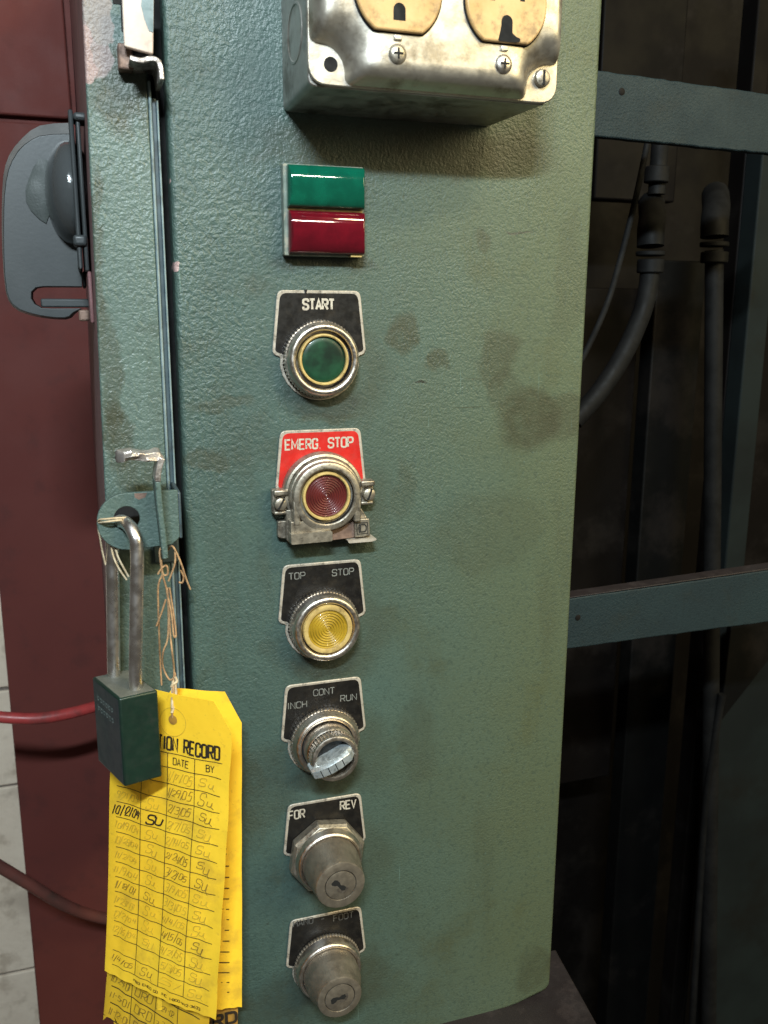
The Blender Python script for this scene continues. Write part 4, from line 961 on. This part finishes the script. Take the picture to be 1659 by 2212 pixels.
for r_ in range(nr + 1):
    zr = -(y0_ + (0 if r_ == 0 else 7.0 + (r_ - 1) * rh))
    if -zr > H_ - 3: break
    ribbon(pr_, [(4.5 + 54.5 * j / 16, zr) for j in range(17)], .34, fn1, .03 * 0 + .04); zl = zr
for cx_ in cols[1:]:
    ribbon(pr_, [(cx_, -y0_ + (zl + y0_) * j / 20) for j in range(21)], .32, fn1, .07)
for s_, cx_ in (('DATE', 11, ), ('BY', 25), ('DATE', 38.4), ('BY', 53)):
    text(pr_, s_, cx_, -y0_ - 3.6, 8.4 if s_ == 'DATE' else 4.2, 3.6, .42, fn1)
text(pr_, '1983 EMED CO. INC. 1-800-442-3633', 36, zl - 3.0, 38, 1.5, .26, fn1)
pr_.build('printed_form', mINK, T1, smooth=False)
random.seed(11)
Lc = ['', '', '9/21/04', '10/12/04', '10/19/04', '10/28/04', '11/2/04', '11/9/04', '11/18/04', '11/23/04', '12/2/04', '12/16/04', '', '1/4/05', '', '']
Rc = ['1/17/05', '1/29/05', '2/3/05', '2/7/05', '2/14/05', '2/24/05', '3/2/05', '3/9/05', '3/31/05', '4/4/05', '4/15/05', '4/21/05', '5/3/05', '5/', '', '']
hp = MB(); hd = MB(); hb = MB()
for i in range(16):
    zc2 = -(y0_ + 7.0 + i * rh + rh * .5)
    if Lc[i]:
        tgt, w_ = (hb, .8) if i == 3 else ((hd, .32) if i in (8, 13, 14) else (hp, .28))
        text(tgt, Lc[i], 10.5, zc2, 14.6 if i == 3 else 12.6, 4.6 if i == 3 else 3.7, w_ * (.72 if i == 3 else 1), fn1, gap=.55 if i == 3 else .3, slant=.3, jit=.5, lift0=.12); text(tgt, 'SU' if i == 3 else 'Su', 25.5 if i == 3 else 24.5, zc2, 9 if i == 3 else 6.4, 6 if i == 3 else 4.8, w_, fn1, slant=.3, jit=.5, lift0=.12)
    if Rc[i]:
        tgt = hd if i in (1, 2, 5, 6, 10) else hp
        text(tgt, Rc[i], 38.2, zc2, 12, 4.0, .30, fn1, gap=.25, slant=.3, jit=.5, lift0=.12); text(tgt, 'Su', 52, zc2, 7.2, 5.2, .36, fn1, slant=.3, jit=.5, lift0=.12)
hp.build('faded_handwriting', mPEN, T1, smooth=False, kind='stuff'); hd.build('pencil_handwriting', mPEND, T1, smooth=False, kind='stuff'); hb.build('marker_handwriting', mINK, T1, smooth=False, label='bold black marker date 10/12/04')
# hole and reinforcing ring
def disc(f, s0, t0, r, lift, n=28, r2=None):
    m = MB(); c_ = (s0 * W_, -t0 * H_)
    pts = [(c_[0] + r * math.cos(2 * math.pi * k / n), c_[1] + r * math.sin(2 * math.pi * k / n)) for k in range(n)]
    if r2 is None: m.add([f(x, y, lift) for x, y in pts], [tuple(range(n))])
    else: ribbon(m, pts + [pts[0]], r2, f, lift)
    return m
hs, ht = .485, .062
hxy = (.485, (0, 0))
m = disc(fn1, .535, .078, 2.2, .02); m.build('eyelet_hole', mTAGD, T1)
disc(fn1, .535, .085, 6.6, .02, 36, .22).build('eyelet_ring', mPEN, T1)
# back tag, parallel to the panel
ub = Vector((1, -.05, 0)).normalized(); nb = Vector((0, -1, 0)); ob = Vector((at(407, 1520, -15).x, -15, 0))
def lc(px, py, y=-15): p_ = at(px, py, y); return ((p_ - ob).dot(ub), p_.z)
tl_, tr_, br_, bl_ = lc(333, 1482), lc(523, 1498, -17), lc(523, 2178, -17), lc(340, 2186)
f2 = tagmap(tl_, tr_, br_, bl_, ob, ub, nb, bow=.8)
T2 = thing('inspection_tag', 'back yellow tag lying flat to the panel, right edge showing', 'tag', f2(.5, 0), 'yellow inspection tags')
sheet(f2, clipped(.20, .09)).build('card', mTAG, T2, angle=60)
def fn2(u_, v_, l): return f2(u_, -v_, .5 + l)
m = MB()
ribbon(m, [(.72, -.33), (.815, -.33)], .15, fn2, .02)
for k_ in range(5): ribbon(m, [(.70, -.425 - k_ * .017), (.815, -.425 - k_ * .017)], .006, fn2, .02)
for k_ in range(13): ribbon(m, [(.05, -.53 - k_ * .0345), (.845, -.53 - k_ * .0345)], .0032, fn2, .02)
m.build('printed_form', mINK, T2, smooth=False)
# lower tag, tilted, hanging below the front one
def lc3(px, py): p_ = at_plane(px, py, TO - TN * 4.0, TN); return ((p_ - TO).dot(TU), p_.z)
tl_, tr_, br_, bl_ = lc3(266, 1640), lc3(470, 1745), lc3(446, 2345), lc3(221, 2215)
f3 = tagmap(tl_, tr_, br_, bl_, TO - TN * 4.0, bow=.8)
T3 = thing('inspection_tag', 'lowest yellow tag with older dates, torn at its lower left corner', 'tag', f3(.5, .9), 'yellow inspection tags')
def torn(s_, t_):
    if t_ > .97: t_ = t_ - .05 * max(0, math.sin(s_ * 19 + .4)) * (1 if s_ < .35 else .3)
    return s_, t_
sheet(f3, torn, 30, 44).build('card', mTAG3, T3, angle=60)
fn3 = lambda u_, v_, l: f3(u_, -v_, .25 + l)
class _: pass
m = MB()
for k_ in range(9): ribbon(m, [(.06 + .86 * j / 12, -.56 - k_ * .066) for j in range(13)], .004, fn3, .02)
for c_ in (.26, .50, .72): ribbon(m, [(c_, -.52 - .46 * j / 12) for j in range(13)], .005, fn3, .04)
m.build('printed_form', mINK, T3, smooth=False)
hm = MB()
fn3m = lambda u_, v_, l: f3(u_ / W_, -v_ / 150., .25 + l)
for k_, (d_, b_, e_) in enumerate([('10-22-01', 'DRD', '3-19-02'), ('10-29-01', 'DRO', '3-24-02'), ('11-5-01', 'DRD', '3-31-02'), ('11-12-01', 'DRD', '4-7-02')]):
    zc2 = -(.56 + (3.5 + k_) * .066) * 150 + 1
    zc2 = -150 * (.56 + (2.5 + k_) * .066)
    text(hm, d_, 9.5, zc2, 12, 4.2, .34, fn3m, gap=.25, slant=.2, jit=.3, lift0=.1); text(hm, b_, 24, zc2, 11, 5.5, .4, fn3m, slant=.2, jit=.3, lift0=.1); text(hm, e_, 38, zc2, 11, 4, .3, fn3m, slant=.2, jit=.3, lift0=.1)
hm.build('pencil_handwriting', mPEND, T3, smooth=False, kind='stuff')
# tag at the very bottom, its shade painted into the card colour
ob4 = Vector((at(470, 2190, -11).x, -11, 0))
def lc4(px, py): p_ = at(px, py, -11); return ((p_ - ob4).dot(Vector((1, 0, 0))), p_.z)
f4 = tagmap(lc4(400, 2060), lc4(516, 2060), lc4(512, 2330), lc4(400, 2330), ob4, Vector((1, 0, 0)), nb)
T4 = thing('inspection_tag', 'tag at the bottom edge, card painted brown for shade, with large black letters', 'tag', f4(.5, .9), 'yellow inspection tags')
sheet(f4, lambda s_, t_: (s_, t_)).build('card', mTAGD, T4, angle=60)
p_ = at(478, 2201, -11.3); m = MB()
text(m, 'RECORD', p_.x - 12, p_.z, 40, 7.5, 1.5, lambda u_, v_, l: Vector((u_, -11.9 - l, v_)), gap=.4)
m.build('printed_form', mINK, T4, smooth=False)

# ------------------------------------------------------------------ twine
def twine(name, label, strands, rad=.42, mat=mTWINE):
    root = thing(name, label, 'string', at(*strands[0][0]))
    for s_ in strands:
        MB().tube(smoothpath([at(*p) for p in s_], 8), rad, 8).build('strand', mat, root, angle=80)
    return root
twine('tag_string', 'brown cotton string tied through the latch bar, holding the tags', [
    [(352, 1180, -30), (345, 1190, -30), (347, 1215, -30), (352, 1245, -28.5), (360, 1275, -26.7), (365, 1320, -25), (368, 1370, -25.5), (372, 1410, -28.1), (376, 1450, -23.2), (374, 1490, -27), (371, 1530, -28.1), (373, 1550, -27.8)],
    [(361, 1190, -22), (372, 1180, -30), (384, 1200, -30), (394, 1225, -29.7), (402, 1250, -28.1), (411, 1273, -26.6)],
    [(352, 1240, -28.7), (342, 1265, -27.3), (342, 1320, -24), (344, 1380, -19.6), (346, 1430, -12), (349, 1480, -11.6)],
    [(364, 1255, -27.9), (372, 1235, -29.1), (378, 1215, -30), (378, 1190, -30)],
    [(358, 1295, -25.9), (350, 1320, -25), (338, 1352, -23.4)],
    [(362, 1270, -27), (364, 1330, -25.1), (362, 1380, -25.2), (352, 1410, -25.2), (352, 1440, -21), (366, 1468, -23.2), (378, 1460, -23.2), (376, 1450, -22.5)],
    [(348, 1210, -30), (352, 1240, -28.9), (362, 1240, -28.9), (360, 1222, -29.9), (349, 1228, -29.5), (341, 1240, -28.7)],
    [(366, 1270, -27.5), (374, 1320, -26), (380, 1370, -27), (375, 1372, -27.7), (371, 1330, -26.7), (363, 1290, -26.5)],
    [(390, 1232, -21.3), (396, 1245, -20.5), (394, 1258, -19.7), (386, 1258, -19.7)]])
twine('tag_string', 'pale knotted end of string entering the tag eyelet', [
    [(378, 1462, -24.8), (382, 1472, -25.5), (374, 1478, -26.2), (370, 1484, -26.2)],
    [(378, 1474, -25.5), (380, 1500, -26.2), (376, 1525, -27.8), (371, 1540, -28.5)],
    [(374, 1470, -24.8), (372, 1500, -27), (372, 1530, -28.5)]], .62, mTWINEL)
twine('padlock_string', 'old string looped round the left end of the hasp plate', [
    [(272, 1118, -27), (255, 1119, -28), (232, 1121, -28), (213, 1124, -25), (212, 1140, -19), (216, 1160, -18), (221, 1190, -17), (228, 1220, -16)],
    [(272, 1124, -27), (255, 1124, -28), (232, 1127, -28), (213, 1129, -24)],
    [(240, 1180, -20), (246, 1205, -25), (258, 1230, -27), (274, 1253, -28)],
    [(248, 1180, -20), (256, 1205, -25), (268, 1228, -27), (278, 1246, -28)]], .42, mTWINEL)
